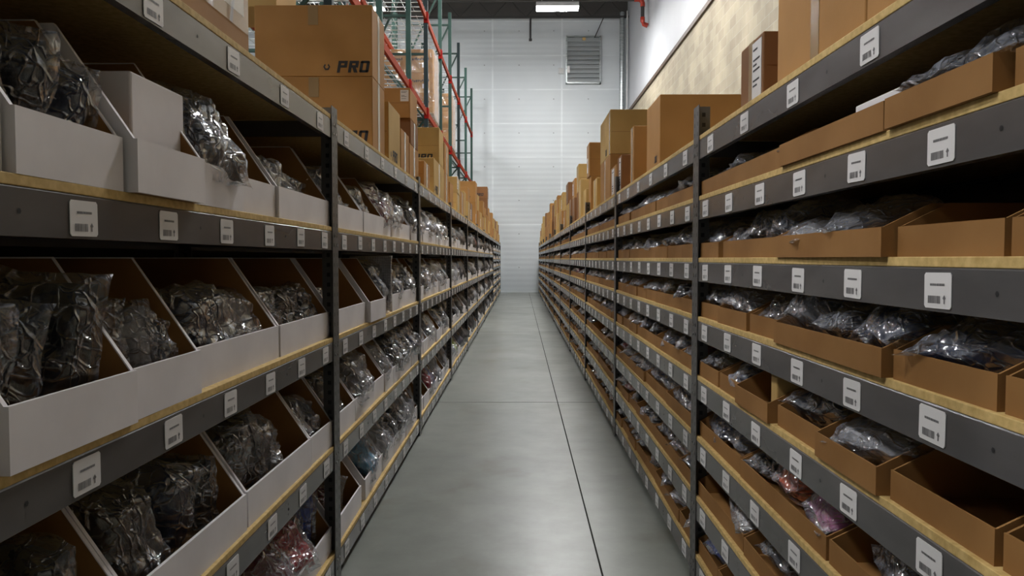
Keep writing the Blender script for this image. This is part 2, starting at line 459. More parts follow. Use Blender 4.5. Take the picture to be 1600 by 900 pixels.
mb = MB(); mb.box(WALL_X - .05, WALL_X + .04, BACK_Y, WALL_Y, 6.50, 6.60); mb.box(WALL_X - .03, WALL_X + .04, BACK_Y, WALL_Y, 6.60, 6.63)
struct('trim_2', mb, [M['trim']])
mb = MB(); mb.box(RX0 - .2, RX0, BACK_Y, WALL_Y, 0, CEIL)
struct('wall_left', mb, [M['grey_wall']])
mb = MB(); mb.box(RX0, RX1, BACK_Y - .2, BACK_Y, 0, CEIL)
struct('wall_front', mb, [M['grey_wall']])
# corrugated steel roof deck
mb = MB()
x = RX0
prof = []
while x < RX1:
    prof += [(x, CEIL), (x + .08, CEIL), (x + .11, CEIL + .05), (x + .19, CEIL + .05)]; x += .22
prof.append((RX1, CEIL))
for i in range(len(prof) - 1):
    (a, za), (b, zb) = prof[i], prof[i + 1]
    mb.face([(a, BACK_Y, za), (b, BACK_Y, zb), (b, WALL_Y, zb), (a, WALL_Y, za)])
mb.box(RX0, RX1, BACK_Y, WALL_Y, CEIL + .06, CEIL + .1)
struct('ceiling', mb, [M['ceil']])
mb = MB(); mb.box(RX0, RX1, WALL_Y - .03, WALL_Y + .01, 10.12, CEIL)
struct('trim_3', mb, [M['ceil']])
# open-web joists, one object each
def joist():
    mb = MB(); L0, L1 = RX0, RX1; zb, zt = 10.02, 10.68
    for z in (zb, zt):
        mb.box(L0, L1, -.05, -.01, z - .03, z + .03); mb.box(L0, L1, .01, .05, z - .03, z + .03)
    xx = L0; up = True
    while xx < L1 - .55:
        a = (xx, 0, zb if up else zt); b = (xx + .6, 0, zt if up else zb)
        mb.bar(a, b, .028); xx += .6; up = not up
    return mb.mesh('joist', [M['joist']])
jm = joist()
ys = [27.7, 25.8, 23.7, 21.9, 20.1, 18.3, 16.5, 14.7, 12.9, 11.1, 9.3, 7.5, 5.7, 3.9, 2.1, .3, -1.5, -3.3, -5.1, -6.9, -8.7, -10.5]
for i, y in enumerate(ys):
    o = ob('ceiling_joist', jm, loc=(0, y, 0)); o['kind'] = 'structure'
mb = MB(); mb.box(-5.8, -5.5, BACK_Y, WALL_Y, 9.9, 10.6)
struct('ceiling_girder', mb, [M['joist']])

# ------------------------------------------------------------------ shelving units
def post_mesh(sy):
    """L-section; corner at local origin, flanges run +x (depth) and -sy*y"""
    mb = MB(); H = 1.84; t = .003; fy, fx = .042, .052
    mb.box(0, t, min(0, -sy * fy), max(0, -sy * fy), 0, H)
    mb.box(t, fx, min(0, -sy * t), max(0, -sy * t), 0, H)
    return mb.mesh('post', [M['post']])
PM = {1: post_mesh(1), -1: post_mesh(-1)}
def beam_mesh(L):
    mb = MB(); y0, y1 = -L / 2 + .004, L / 2 - .004
    prof = [(.0035, -BH), (.024, -BH), (.024, -BH + .003), (.007, -BH + .003), (.007, -.014), (.012, -.008), (.012, -.003), (.026, -.003), (.026, 0), (.006, 0), (.0035, -.003)]
    mb.prism(prof, 'y', y0, y1)
    # pairs of rivet dimples and a small bolt hole
    for yy in (-.61, 0.0, .61):
        for zz in (-.02, -.052):
            c = [(.0030, yy + .0035 * math.cos(a), zz + .0035 * math.sin(a)) for a in [k * PI / 3 for k in range(6)]]
            mb.face(c, 0)
        mb.face([(.0029, yy + .0045 * math.cos(a), -.036 + .0045 * math.sin(a)) for a in [k * PI / 3 for k in range(6)]], 1)
    for yy in (y0 + .012, y1 - .012):
        for zz in (-.018, -.052):
            mb.tube([(-.0016, yy, zz), (.004, yy, zz)], .006, 8, 0)
    return mb.mesh('beam', [M['steel'], M['dark']])
BM = beam_mesh(BL)
def end_beam_mesh():
    mb = MB(); mb.box(.006, DEPTH - .006, -.0015, .0015, -.06, 0); return mb.mesh('end_beam', [M['steel']])
EM = end_beam_mesh()
def board_mesh():
    mb = MB(); mb.box(.004, DEPTH - .004, -BL / 2 + .006, BL / 2 - .006, 0, BT); return mb.mesh('deck_board', [M['board']], bevel=.0015)
DM = board_mesh()
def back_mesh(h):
    mb = MB(); mb.box(DEPTH + .001, DEPTH + .006, -BL / 2 + .002, BL / 2 - .002, .06, h); return mb.mesh('added_dark_backing', [M['dark']])  # dark sheet added to block light from behind and keep shelf interiors black
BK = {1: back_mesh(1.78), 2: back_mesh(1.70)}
def label_mesh():
    mb = MB(); W, H, c = .039, .029, .004
    poly = [(-W + c, -H), (W - c, -H), (W, -H + c), (W, H - c), (W - c, H), (-W + c, H), (-W, H - c), (-W, -H + c)]
    mb.prism(poly, 'x', -.0008, .0005, 0)
    def q(y0, y1, z0, z1, mi=1): mb.face([(-.0013, y0, z0), (-.0013, y1, z0), (-.0013, y1, z1), (-.0013, y0, z1)], mi)
    rr = random.Random(3); y = .021
    while y > -.021:                       # row of small characters
        wd = rr.uniform(.0016, .0028); q(y - wd, y, .0075, .0115); y -= wd + .0009
    y = .027
    while y > -.008:                       # bar code
        wd = rr.choice([.0006, .0009, .0015]); q(y - wd, y, -.021, -.0085); y -= wd + rr.choice([.0006, .0010])
    mb.face([(-.0013, -.016, -.012), (-.0013, -.0205, -.0065), (-.0013, -.025, -.012), (-.0013, -.0222, -.0145), (-.0013, -.0188, -.0145)], 1)   # arrow
    q(-.0222, -.0188, -.021, -.0145)
    return mb.mesh('label', [M['paper'], M['label_ink']])
LM = label_mesh()

RUN = {-1: 'white-bin run', 1: 'brown-tray run'}
def levels(side, bay):
    if side < 0 and bay < 8: return LEFT_T
    if side < 0: return [1.790] + RIGHT_T[1:]
    return RIGHT_T
units = {}
def make_unit(side, bay):
    T = levels(side, bay)
    yc = BAY0 + BL * bay + BL / 2
    fr = NB - bay
    kind = 'white bins' if side < 0 else 'brown trays'
    lab = 'grey steel shelving unit of the %s, %s bay %s' % (RUN[side], 'last' if fr == 1 else ORD[fr - 1], 'beside the white panel wall' if fr == 1 else 'counted from the white panel wall')
    root = thing('shelving_unit', lab, 'shelf', (side * (XL if side < 0 else XR), yc, 0), PI if side < 0 else 0, 'shelving units along the aisle')
    units[(side, bay)] = root
    for sy in (1, -1):
        ob('post', PM[sy], root, (0, sy * (BL / 2 - .0005), 0))
        ob('post', PM[-sy], root, (DEPTH, sy * (BL / 2 - .0005), 0), PI)
    for li, zt in enumerate(T):
        b = ob('beam', BM, root, (0, 0, zt))
        ob('back_beam', BM, root, (DEPTH, 0, zt), PI)
        for sy in (1, -1): ob('end_beam', EM, root, (0, sy * (BL / 2 - .005), zt))
        ob('deck_board', DM, root, (0, 0, zt))
        if bay <= 5:
            n = 6 if li == 0 else 8
            for k in range(n):
                yy = -BL / 2 + BL / n * (k + .5) + U(-.006, .006)
                l = ob('label', LM, b, (.0022, yy, -.037 + U(-.002, .002)), rot=(U(-.02, .02), 0, 0))
                l['label'] = 'white barcode sticker'
    ob('added_dark_backing', BK[1 if side < 0 else 2], root)
for bay in range(NB):
    for side in (-1, 1): make_unit(side, bay)

# ------------------------------------------------------------------ bins and trays
def bin_mesh(wd, lip, hi, run, th, d=.575, white=True):
    """open front storage bin; local x = depth from front, y across, z up. mats: outside, inside"""
    mb = MB(); h = wd / 2 - .002
    mb.box(.0, th * .8, -h, h, 0, lip, 0)                       # front lip
    mb.face([(th * .8 + .0004, -h + th, .004), (th * .8 + .0004, h - th, .004), (th * .8 + .0004, h - th, lip - .002), (th * .8 + .0004, -h + th, lip - .002)], 1)
    prof = [(th * .8, 0), (th * .8, lip), (run, hi), (d, hi), (d, 0)]
    for s in (-1, 1):
        a, b = (h - th, h) if s > 0 else (-h, -h + th)
        mb.prism(prof, 'y', a, b, 0)
        yi = a - .0004 if s > 0 else b + .0004
        mb.face([(p[0] + (.001 if p[0] < .1 else -.001), yi, max(.003, p[1] - .003)) for p in prof], 1)
    mb.box(d - th, d, -h + th, h - th, 0, hi, 1)
    mb.box(th * .8, d - th, -h + th, h - th, 0, .004, 1)
    return mb.mesh('bin', [M['white_card'], M['kraft_bin']] if white else [M['kraft_bin'], M['kraft_bin']], bevel=0)
_bin = {}
def get_bin(wd, white, fine):
    k = (round(wd, 3), white, fine)
    if k not in _bin:
        if white and not fine: _bin[k] = bin_mesh(wd, .097, .305, .15, .009)
        elif white: _bin[k] = bin_mesh(wd, .07, .115, .07, .005)
        else: _bin[k] = bin_mesh(wd, .055, .098, .09, .0045, white=False)
    return _bin[k]

# ------------------------------------------------------------------ bagged clothing
def pillow(seed, N, film):
    """unit bag: x in +-.5, y in +-.5, z thickness +-.5; film carries flat crumpled seams at its ends"""
    rnd = random.Random(seed); off = Vector((rnd.uniform(0, 50), rnd.uniform(0, 50), rnd.uniform(0, 50)))
    V, F = [], []
    e = .88 if film else .93
    def P(u, v, s):
        p = Vector((u, v, s * .35))
        ex, ey = min(1, abs(u) / e), min(1, abs(v) / e)
        t = (max(0, 1 - ex ** 3.2)) ** .55 * (max(0, 1 - ey ** 3.2)) ** .55
        big = noise.noise(p * 1.4 + off) * .5
        t *= .8 + big
        rid = 1 - abs(noise.noise(Vector((u * 3.2, v * 3.2 + u * 1.5, s * 2)) + off * 2)) * 2.2
        rid2 = 1 - abs(noise.noise(Vector((u * 6, v * 5 - u * 3, s * 3)) + off * 3)) * 2.2
        amp = .10 if film else .07
        z = s * t * .42 + (rid * amp + rid2 * amp * .5) * (.35 + t) * s
        if film: z += .018 * s + noise.noise(Vector((u * 2.5, v * 2.5, 7)) + off) * .22 * (1 - t)
        sh = 1 + .10 * noise.noise(Vector((u * 1.3, v * 1.3, 3)) + off)
        k = 1.0 if film else .86
        x = u * .5 * sh * k + .03 * noise.noise(Vector((v * 3, u * 2, s)) + off)
        y = v * .5 * sh * k + .03 * noise.noise(Vector((u * 3, 9, v * 2)) + off)
        if not film: z *= .9
        return (x, y, z)
    idx = {}
    for s in (1, -1):
        for i in range(N + 1):
            for j in range(N + 1):
                u, v = -1 + 2 * i / N, -1 + 2 * j / N
                edge = i in (0, N) or j in (0, N)
                if edge and s == -1: idx[(i, j, s)] = idx[(i, j, 1)]; continue
                p = P(u, v, s)
                if edge:
                    q = P(u, v, -1); p = tuple((a + b) / 2 for a, b in zip(p, q))
                idx[(i, j, s)] = len(V); V.append(p)
        for i in range(N):
            for j in range(N):
                q = (idx[(i, j, s)], idx[(i + 1, j, s)], idx[(i + 1, j + 1, s)], idx[(i, j + 1, s)])
                F.append(q if s > 0 else q[::-1])
    return V, F
NV = 9
FILM, GARM, LOW = [], [], []
for k in range(NV):
    for film, lst, nm in ((True, FILM, 'plastic_film'), (False, GARM, 'folded_clothing')):
        V, F = pillow(100 + k, 20, film)
        me = bpy.data.meshes.new(nm); me.from_pydata(V, [], F); me.materials.append(M['film'] if film else GM['black'])
        me.polygons.foreach_set('use_smooth', [True] * len(F)); me.update(); lst.append(me)
    LOW.append(pillow(200 + k, 8, True))

palette = ['black'] * 9 + ['charcoal'] * 7 + ['navy'] * 4 + ['grey'] * 4 + ['pale grey'] * 2 + ['white', 'brown', 'olive', 'maroon', 'navy', 'charcoal', 'pale grey']
bag_jobs = []        # (size weight, side, bay, level, bin ordinal, colour, loc, rot, scale)
def add_bag(side, bay, li, bi, col, loc, rot, scl):
    bag_jobs.append((1.0 / max(.6, loc[1]), side, bay, li, bi, col, loc, rot, scl))

def fill_bin(side, bay, li, bi, y0, y1, zd, setb, fine, hint=None):
    """put bags in a bin spanning y0..y1 whose floor is at zd; setb = how far the bin sits back from the aisle face"""
    XA = XL if side < 0 else XR; wd = y1 - y0
    if hint is None:
        r = R()
        if r < .04: hint = []
    if hint is None:
        hint = []
        if not fine:        # filed upright behind the lip, or slumped over it
            n = 1 if wd < .25 else (2 if wd < .4 else 3)
            if bay > 1: n = 2 if wd > .4 else 1
            for k in range(n):
                fy = (k + .5) / n + U(-.06, .06)
                style = random.choice('FLLO' if bay < 1 else 'LOO')
                hint.append((style, fy, random.choice(palette), U(.75, 1.02)))
        else:
            n = 1 if wd < .4 and (bay > 1 or R() < .5) else 2 if bay > 0 or wd < .5 else 3
            for k in range(n):
                hint.append(('P', (k + .5) / n + U(-.07, .07), random.choice(palette), U(.8, 1.15)))
    n = max(1, len(hint))
    for (style, fy, col, k) in hint:
        y = y0 + wd * fy; lw = wd / n
        if style == 'F':      # upright, thickness along the run
            h = .24 * k; d = .26; x = XA + setb + .03 + d / 2
            scl = (d, h, min(lw * 1.1, .14)); rot = (PI / 2, U(-.25, .25), U(-.18, .18)); z = zd + .012 + h / 2
        elif style == 'L':    # leaning back, broad side to the aisle
            h = .27 * k; x = XA + setb + .115; scl = (h, min(lw * .95, .27), .15)
            rot = (U(-.12, .12), math.radians(-58 + U(-8, 8)), 0 if side > 0 else PI); z = zd + .012 + h * .44
            rot = (rot[0], rot[1], rot[2] + U(-.2, .2))
        elif style == 'O':    # slumped over the lip
            h = .34 * min(k, .92); x = XA + setb + .085; scl = (h, min(lw, .26), .17)
            rot = (U(-.15, .15), math.radians(-50), (0 if side > 0 else PI) + U(-.2, .2)); z = zd + .012 + h * .42 + .03
        else:                 # lying in a shallow tray
            t = .10 * k; x = XA + setb + .02 + .12; scl = (.27, min(max(lw * 1.05, .17), .30), t * 1.2)
            rot = (U(-.1, .1), math.radians(-7 + U(-5, 5)), (0 if side > 0 else PI) + U(-.35, .35)); z = zd + .012 + t * .5 + .014
        add_bag(side, bay, li, bi, col, (side * x, y, z), rot, scl)

trays_left, trays_right = [], []
white_jobs, kraft_jobs = [], []
def cells(side, bay, li):
    """spans of bins along one deck (y boundaries)"""
    ya = BAY0 + BL * bay
    c = BL / 8
    key = (side, bay, li)
    if key in SPANS: return SPANS[key]
    out = []; k = 0
    pad = .012
    b = [ya + pad]
    while k < 8:
        if side < 0: st = random.choice([1, 1, 1, 1, 2, .75]) if bay < 3 else random.choice([1, 1, 1, 2])
        else: st = random.choice([1, 1, 2, 2]) if bay < 7 else random.choice([1, 2, 2])
        k = min(8, k + st)
        if 8 - k < .6: k = 8
        b.append(ya + c * k - (pad if k == 8 else 0))
    return [(b[i], b[i + 1]) for i in range(len(b) - 1)]
SPANS = {
 (-1, 0, 1): [(.76, 1.063), (1.063, 1.362), (1.364, 1.66), (1.665, 1.957), (1.957, 2.262), (2.262, 2.888)],
 (-1, 0, 2): [(.76, 1.02), (1.02, 1.377), (1.377, 1.68), (1.69, 2.285), (2.288, 2.888)],
 (-1, 0, 3): [(1.07, 1.37), (1.37, 1.97), (1.98, 2.585), (2.59, 2.888)],
 (-1, 0, 4): [(1.37, 1.97), (1.97, 2.54), (2.545, 2.888)],
 (-1, 1, 1): [(2.912, 3.49), (3.495, 4.01), (4.01, 4.25), (4.33, 4.62), (4.63, 5.02), (5.03, 5.328)],
 (-1, 1, 2): [(2.912, 3.535), (3.54, 3.92), (3.925, 4.25), (4.255, 4.62), (4.66, 5.328)],
 (-1, 1, 3): [(2.912, 3.30), (3.305, 3.75), (3.76, 4.03), (4.035, 4.30), (4.31, 4.95), (4.98, 5.328)],
 (-1, 1, 4): [(2.912, 3.42), (3.5, 3.95), (3.96, 4.30), (4.31, 4.75), (4.76, 5.328)],
 (1, 0, 1): [(.775, 1.067), (1.075, 1.396), (1.40, 1.957), (1.962, 2.888)],
 (1, 0, 2): [(.775, 1.069), (1.075, 1.386), (1.386, 1.985), (1.99, 2.575), (2.61, 2.888)],
 (1, 0, 3): [(.775, 1.069), (1.075, 1.38), (1.385, 1.99), (2.0, 2.26), (2.275, 2.60), (2.61, 2.888)],
 (1, 0, 4): [(.775, 1.07), (1.075, 1.39), (1.40, 1.70), (1.705, 2.01), (2.02, 2.335), (2.34, 2.58), (2.59, 2.888)],
 (1, 0, 5): [(1.07, 1.66), (1.665, 2.33), (2.335, 2.888)],
 (1, 0, 6): [(1.37, 1.68), (1.69, 2.29), (2.30, 2.888)],
 (1, 0, 7): [(1.37, 1.98), (1.985, 2.59), (2.595, 2.888)],
}
SETB = {(-1, 0, 1, 2): -.018, (-1, 0, 1, 1): .004, (-1, 0, 2, 1): -.006, (-1, 0, 2, 2): .004, (1, 0, 2, 2): -.006, (-1, 1, 2, 1): -.008, (1, 0, 3, 2): -.004, (1, 0, 4, 2): -.004, (1, 0, 1, 1): -.006, (1, 0, 1, 2): -.004,
        (-1, 0, 1, 3): .004, (1, 0, 4, 4): -.004}
HINT = {
 (-1, 0, 1, 1): [('F', .2, 'black', 1.1), ('F', .5, 'black', 1.05), ('F', .82, 'navy', .95)],
 (-1, 0, 1, 2): [],
 (-1, 0, 1, 3): [('O', .5, 'black', 1.0)],
 (-1, 0, 1, 4): [('L', .6, 'charcoal', .5)],
 (-1, 0, 1, 5): [('L', .12, 'grey', .85), ('L', .36, 'pale grey', .85), ('L', .62, 'grey', .7)],
 (-1, 0, 2, 1): [('F', .12, 'black', 1.05), ('F', .42, 'black', 1.0), ('F', .78, 'black', 1.15)],
 (-1, 0, 2, 2): [('F', .25, 'brown', .85), ('F', .6, 'pale grey', .8), ('L', .8, 'grey', .75)],
 (-1, 0, 2, 3): [('L', .5, 'navy', .95), ('L', .78, 'pale grey', .85)],
 (-1, 0, 2, 4): [('L', .25, 'black', .85), ('L', .75, 'black', .8)],
 (-1, 0, 3, 1): [('L', .3, 'black', 1.0), ('F', .6, 'navy', 1.0), ('F', .85, 'charcoal', .9)],
 (-1, 0, 3, 2): [('F', .12, 'black', 1.05), ('F', .36, 'charcoal', 1.05), ('L', .6, 'grey', .9)],
 (-1, 0, 3, 3): [('L', .3, 'black', .9), ('L', .7, 'grey', .8)],
 (-1, 0, 4, 1): [('O', .6, 'maroon', .9), ('O', .9, 'red', .75)],
 (-1, 0, 4, 2): [('F', .35, 'navy', 1.2), ('F', .7, 'blue', 1.1)],
 (-1, 1, 1, 0): [('F', .05, 'grey', 1.0), ('L', .35, 'black', .95), ('L', .7, 'pale grey', .8)],
 (-1, 1, 1, 1): [('L', .5, 'black', 1.0)],
 (-1, 1, 1, 4): [('L', .4, 'pale grey', .4)],
 (-1, 1, 2, 0): [('L', .3, 'grey', .7)],
 (-1, 1, 2, 1): [],
 (-1, 1, 2, 4): [('L', .25, 'brown', .85), ('O', .7, 'charcoal', .8)],
 (-1, 1, 3, 0): [('L', .7, 'black', 1.0)],
 (-1, 1, 3, 1): [('O', .3, 'charcoal', .9), ('O', .75, 'pale grey', .8)],
 (-1, 1, 4, 0): [('F', .3, 'maroon', .9), ('F', .65, 'brown', .85)],
 (-1, 1, 4, 1): [('O', .5, 'cyan', .9)],
 (-1, 2, 4, 2): [('O', .3, 'red', .9), ('O', .75, 'blue', .9)],
 (-1, 2, 1, 0): [('O', .5, 'grey', .8)],
 (-1, 3, 4, 2): [('O', .5, 'lime', .9)],
 (1, 0, 1, 3): [('P', .1, 'charcoal', .7), ('P', .35, 'black', .8), ('P', .62, 'black', .9), ('P', .88, 'grey', .7)],
 (1, 0, 1, 2): [],
 (1, 0, 1, 1): [('P', .25, 'black', .9), ('P', .72, 'black', .85)],
 (1, 0, 1, 0): [('P', .5, 'black', 1.3)],
 (1, 0, 2, 0): [],
 (1, 0, 2, 1): [],
 (1, 0, 2, 2): [('P', .55, 'grey', .85), ('P', .9, 'pale grey', .7)],
 (1, 0, 2, 3): [('P', .2, 'black', 1.25), ('P', .55, 'charcoal', 1.15), ('P', .85, 'black', .9)],
 (1, 0, 3, 1): [('P', .5, 'navy', 1.0)],
 (1, 0, 3, 2): [('P', .15, 'navy', 1.15), ('P', .5, 'black', .95), ('P', .85, 'grey', 1.3)],
 (1, 0, 3, 3): [('P', .5, 'grey', .95)],
 (1, 0, 3, 4): [('P', .6, 'pale grey', 1.1)],
 (1, 0, 4, 0): [], (1, 0, 4, 1): [],
 (1, 0, 4, 2): [('P', .5, 'pale grey', .95)],
 (1, 0, 4, 3): [('P', .5, 'charcoal', 1.1)],
 (1, 0, 4, 4): [],
 (1, 0, 4, 5): [('P', .5, 'navy', .95)],
 (1, 0, 5, 0): [('P', .6, 'charcoal', 1.2)],
 (1, 0, 5, 1): [('P', .2, 'pink', 1.0), ('P', .55, 'orange', 1.05), ('P', .85, 'black', .9)],
 (1, 0, 5, 2): [('P', .3, 'grey', 1.0), ('P', .75, 'navy', .95)],
 (1, 0, 6, 1): [('P', .3, 'brown', .9), ('P', .7, 'charcoal', .9)],
 (1, 0, 6, 2): [('P', .25, 'white', 1.0)],
 (1, 0, 7, 1): [('P', .6, 'cyan', 1.0)],
 (1, 0, 7, 2): [('P', .5, 'blue', 1.0)],
 (1, 1, 5, 3): [('P', .3, 'grey', 1.0), ('P', .75, 'red', 1.2)],
 (1, 1, 6, 4): [('P', .5, 'red', 1.0)],
}
def contents_word(h):
    if h is None: return None
    if not h: return 'empty'
    return h[0][2]
for side in (-1, 1):
    for bay in range(NB):
        T = levels(side, bay)
        for li in range(1, len(T)):
            fine = side > 0 or bay >= 8
            for bi, (y0, y1) in enumerate(cells(side, bay, li)):
                if y1 < .9: pass
                zd = T[li] + BT
                setb = SETB.get((side, bay, li, bi), U(.010, .020) if side > 0 else U(.010, .026))
                n0 = len(bag_jobs)
                fill_bin(side, bay, li, bi, y0, y1, zd, setb + .006, fine, HINT.get((side, bay, li, bi)))
                cw = bag_jobs[n0][5] if len(bag_jobs) > n0 else None
                (white_jobs if side < 0 else kraft_jobs).append((side, bay, li, bi, y0, y1, zd, setb, fine, cw))

def shelf_word(li): return ORD[li]
def bin_label(side, bay, li, bi, cw):
    kind = 'white bin' if side < 0 else 'brown tray'
    c = 'of %s bags' % cw if cw else 'left empty'
    if (side, bay, li, bi) == (-1, 0, 1, 2): c = 'holding a white box'
    if (side, bay, li, bi) == (1, 0, 1, 2): c = 'holding white boxes'
    return '%s %s, %s along %s level down, %s bay of %s' % (kind, c, ORD[bi], ORD[li], ORD[bay], RUN[side])

def place_bins(jobs, cap, nm, stuffname, stufflabel, white):
    jobs.sort(key=lambda j: j[4])
    for j in jobs[:cap]:
        side, bay, li, bi, y0, y1, zd, setb, fine, cw = j
        XA = XL if side < 0 else XR
        o = ob(nm, get_bin(round((y1 - y0) * 200) / 200 - .004, white, fine), loc=(side * (XA + setb), (y0 + y1) / 2, zd), rz=(PI if side < 0 else 0) + U(-.012, .012))
        tag(o, bin_label(side, bay, li, bi, cw), 'bin' if white else 'tray', 'white cardboard storage bins' if white else 'brown cardboard trays')
    rest = jobs[cap:]
    if rest:
        V, F, Ms = [], [], []
        for j in rest:
            side, bay, li, bi, y0, y1, zd, setb, fine, cw = j
            me = get_bin(round((y1 - y0) * 200) / 200 - .004, white, fine)
            XA = XL if side < 0 else XR
            mt = Matrix.Translation((side * (XA + setb), (y0 + y1) / 2, zd)) @ Matrix.Rotation(PI if side < 0 else 0, 4, 'Z')
            n = len(V); V += [tuple(mt @ v.co) for v in me.vertices]
            for p in me.polygons: F.append(tuple(n + i for i in p.vertices)); Ms.append(p.material_index)
        me = bpy.data.meshes.new(stuffname); me.from_pydata(V, [], F)
        for m in ([M['white_card'], M['kraft_bin']] if white else [M['kraft_bin'], M['kraft_bin']]): me.materials.append(m)
        me.polygons.foreach_set('material_index', Ms); me.update()
        tag(ob(stuffname, me), stufflabel, 'bins', kind='stuff')
place_bins(white_jobs, 290, 'storage_bin', 'distant_storage_bins', 'white storage bins in the bays next to the white panel wall', True)
place_bins(kraft_jobs, 295, 'cardboard_tray', 'distant_cardboard_trays', 'brown cardboard trays in the bays next to the white panel wall', False)

bag_jobs.sort(key=lambda j: -j[0])
CAPB = 315
count = {}
for j in bag_jobs[:CAPB]:
    wt, side, bay, li, bi, col, loc, rot, scl = j
    k = random.randrange(NV)
    key = (side, bay, li, bi); count[key] = count.get(key, 0) + 1
    lab = 'bagged %s clothes, %s in %s %s, %s level down, %s bay, %s' % (col, ORD[count[key] - 1], ORD[bi], 'bin' if side < 0 else 'tray', ORD[li], ORD[bay], RUN[side])
    root = thing('bagged_clothing', lab, 'bag', loc, 0, 'bagged clothes in the storage bins')
    root.rotation_euler = rot
    f = ob('plastic_film', FILM[k], root, scale=scl)
    g = ob('folded_clothing', GARM[k], root, scale=scl)
    g.material_slots[0].link = 'OBJECT'; g.material_slots[0].material = GM[col]
rest = bag_jobs[CAPB:]
cols = sorted(set(j[5] for j in rest)); ci = {c: i for i, c in enumerate(cols)}
for side in (-1, 1):
    V, F, Ms = [], [], []
    for j in rest:
        if j[1] != side: continue
        wt, _, bay, li, bi, col, loc, rot, scl = j
        from mathutils import Euler
        mt = Matrix.Translation(loc) @ Euler(rot).to_matrix().to_4x4() @ Matrix.Diagonal((*scl, 1))
        lv, lf = LOW[random.randrange(NV)]
        n = len(V); V += [tuple(mt @ Vector(v)) for v in lv]; F += [tuple(n + i for i in q) for q in lf]; Ms += [ci[col]] * len(lf)
    me = bpy.data.meshes.new('distant_bagged_clothing'); me.from_pydata(V, [], F)
    for c in cols: me.materials.append(bagmat(c) if 'bagged_' + c.replace(' ', '_') not in bpy.data.materials else bpy.data.materials['bagged_' + c.replace(' ', '_')])
    me.polygons.foreach_set('material_index', Ms); me.polygons.foreach_set('use_smooth', [True] * len(F)); me.update()
    tag(ob('distant_bagged_clothing', me), 'small clear bags of clothing in the far bins of the ' + RUN[side], 'bags', kind='stuff')

# ------------------------------------------------------------------ loose items in the near bays
def carton_mesh(w_, d_, h_, m, name='carton'):
    """w_ along x, d_ along y; origin at the centre of the base"""
    mb = MB(); mb.box(-w_ / 2, w_ / 2, -d_ / 2, d_ / 2, 0, h_)
    return mb.mesh(name, [m], bevel=.004)

def white_box(x0, x1, y0, y1, z0, z1, label):
    o = ob('white_box', carton_mesh(x1 - x0, y1 - y0, z1 - z0, M['white_card'], 'white_box'), loc=((x0 + x1) / 2, (y0 + y1) / 2, z0))
    tag(o, label, 'box'); return o
# white box standing in the pulled-out bin, two in the brown-tray run
white_box(-XL - .33, -XL - .03, 1.44, 1.665, 1.388, 1.62, 'white cardboard box standing in the pulled-out white bin below the taped carton')
white_box(XR + .04, XR + .24, 1.43, 1.62, 1.503, 1.585, 'small white box in a brown tray, taller of the pair')
white_box(XR + .04, XR + .24, 1.68, 1.93, 1.503, 1.57, 'flat white box in a brown tray, lower and longer of the pair')

# bubble wrap sheet
def bubble_wrap():
    mb = MB(); W_, H_ = .26, .30; n, k = 18, 22
    m = mat('bubble_film', (.85, .84, .85), .22, .55, spec=1.0, coat=.3)
    rows = []
    N1, N2 = n * 4, k * 4
    for i in range(N1 + 1):
        for j in range(N2 + 1):
            u, v = i / N1, j / N2
            bump = max(0, math.sin(u * n * PI) ** 2 * math.sin(v * k * PI) ** 2) ** .5
            fold = .02 * math.sin(u * 5) + .015 * math.sin(v * 4 + 1)
            mb.v.append((fold + .05 * v - .006 * bump, -W_ / 2 + W_ * u, H_ * v))
    for i in range(N1):
        for j in range(N2):
            a = i * (N2 + 1) + j
            mb.f.append((a, a + N2 + 1, a + N2 + 2, a + 1)); mb.m.append(0)
    me = mb.mesh('bubble_wrap', [m], smooth=True)
    o = ob('bubble_wrap', me, loc=(-XL - .13, 4.17, .975), rz=PI / 2 - .35)
    sm = o.modifiers.new('thickness', 'SOLIDIFY'); sm.thickness = .004
    tag(o, 'folded sheet of silvery bubble wrap standing in a white bin', 'bubble wrap')
bubble_wrap()
# small kraft carton standing in a tray of the fifth level
o = ob('small_carton', carton_mesh(.07, .05, .12, M['kraft_pale']), loc=(XR + .06, 2.06, .822))
tag(o, 'small upright brown carton with a handling mark standing in a brown tray', 'box')
mb = MB()
mb.box(-.012, .012, -.0262, -.0256, .03, .034); mb.box(-.010, -.006, -.0262, -.0256, .034, .055); mb.box(.006, .010, -.0262, -.0256, .034, .055); mb.box(-.004, .004, -.0262, -.0256, .045, .06)
ob('printed_mark', mb.mesh('printed_mark', [M['ink']]), o)

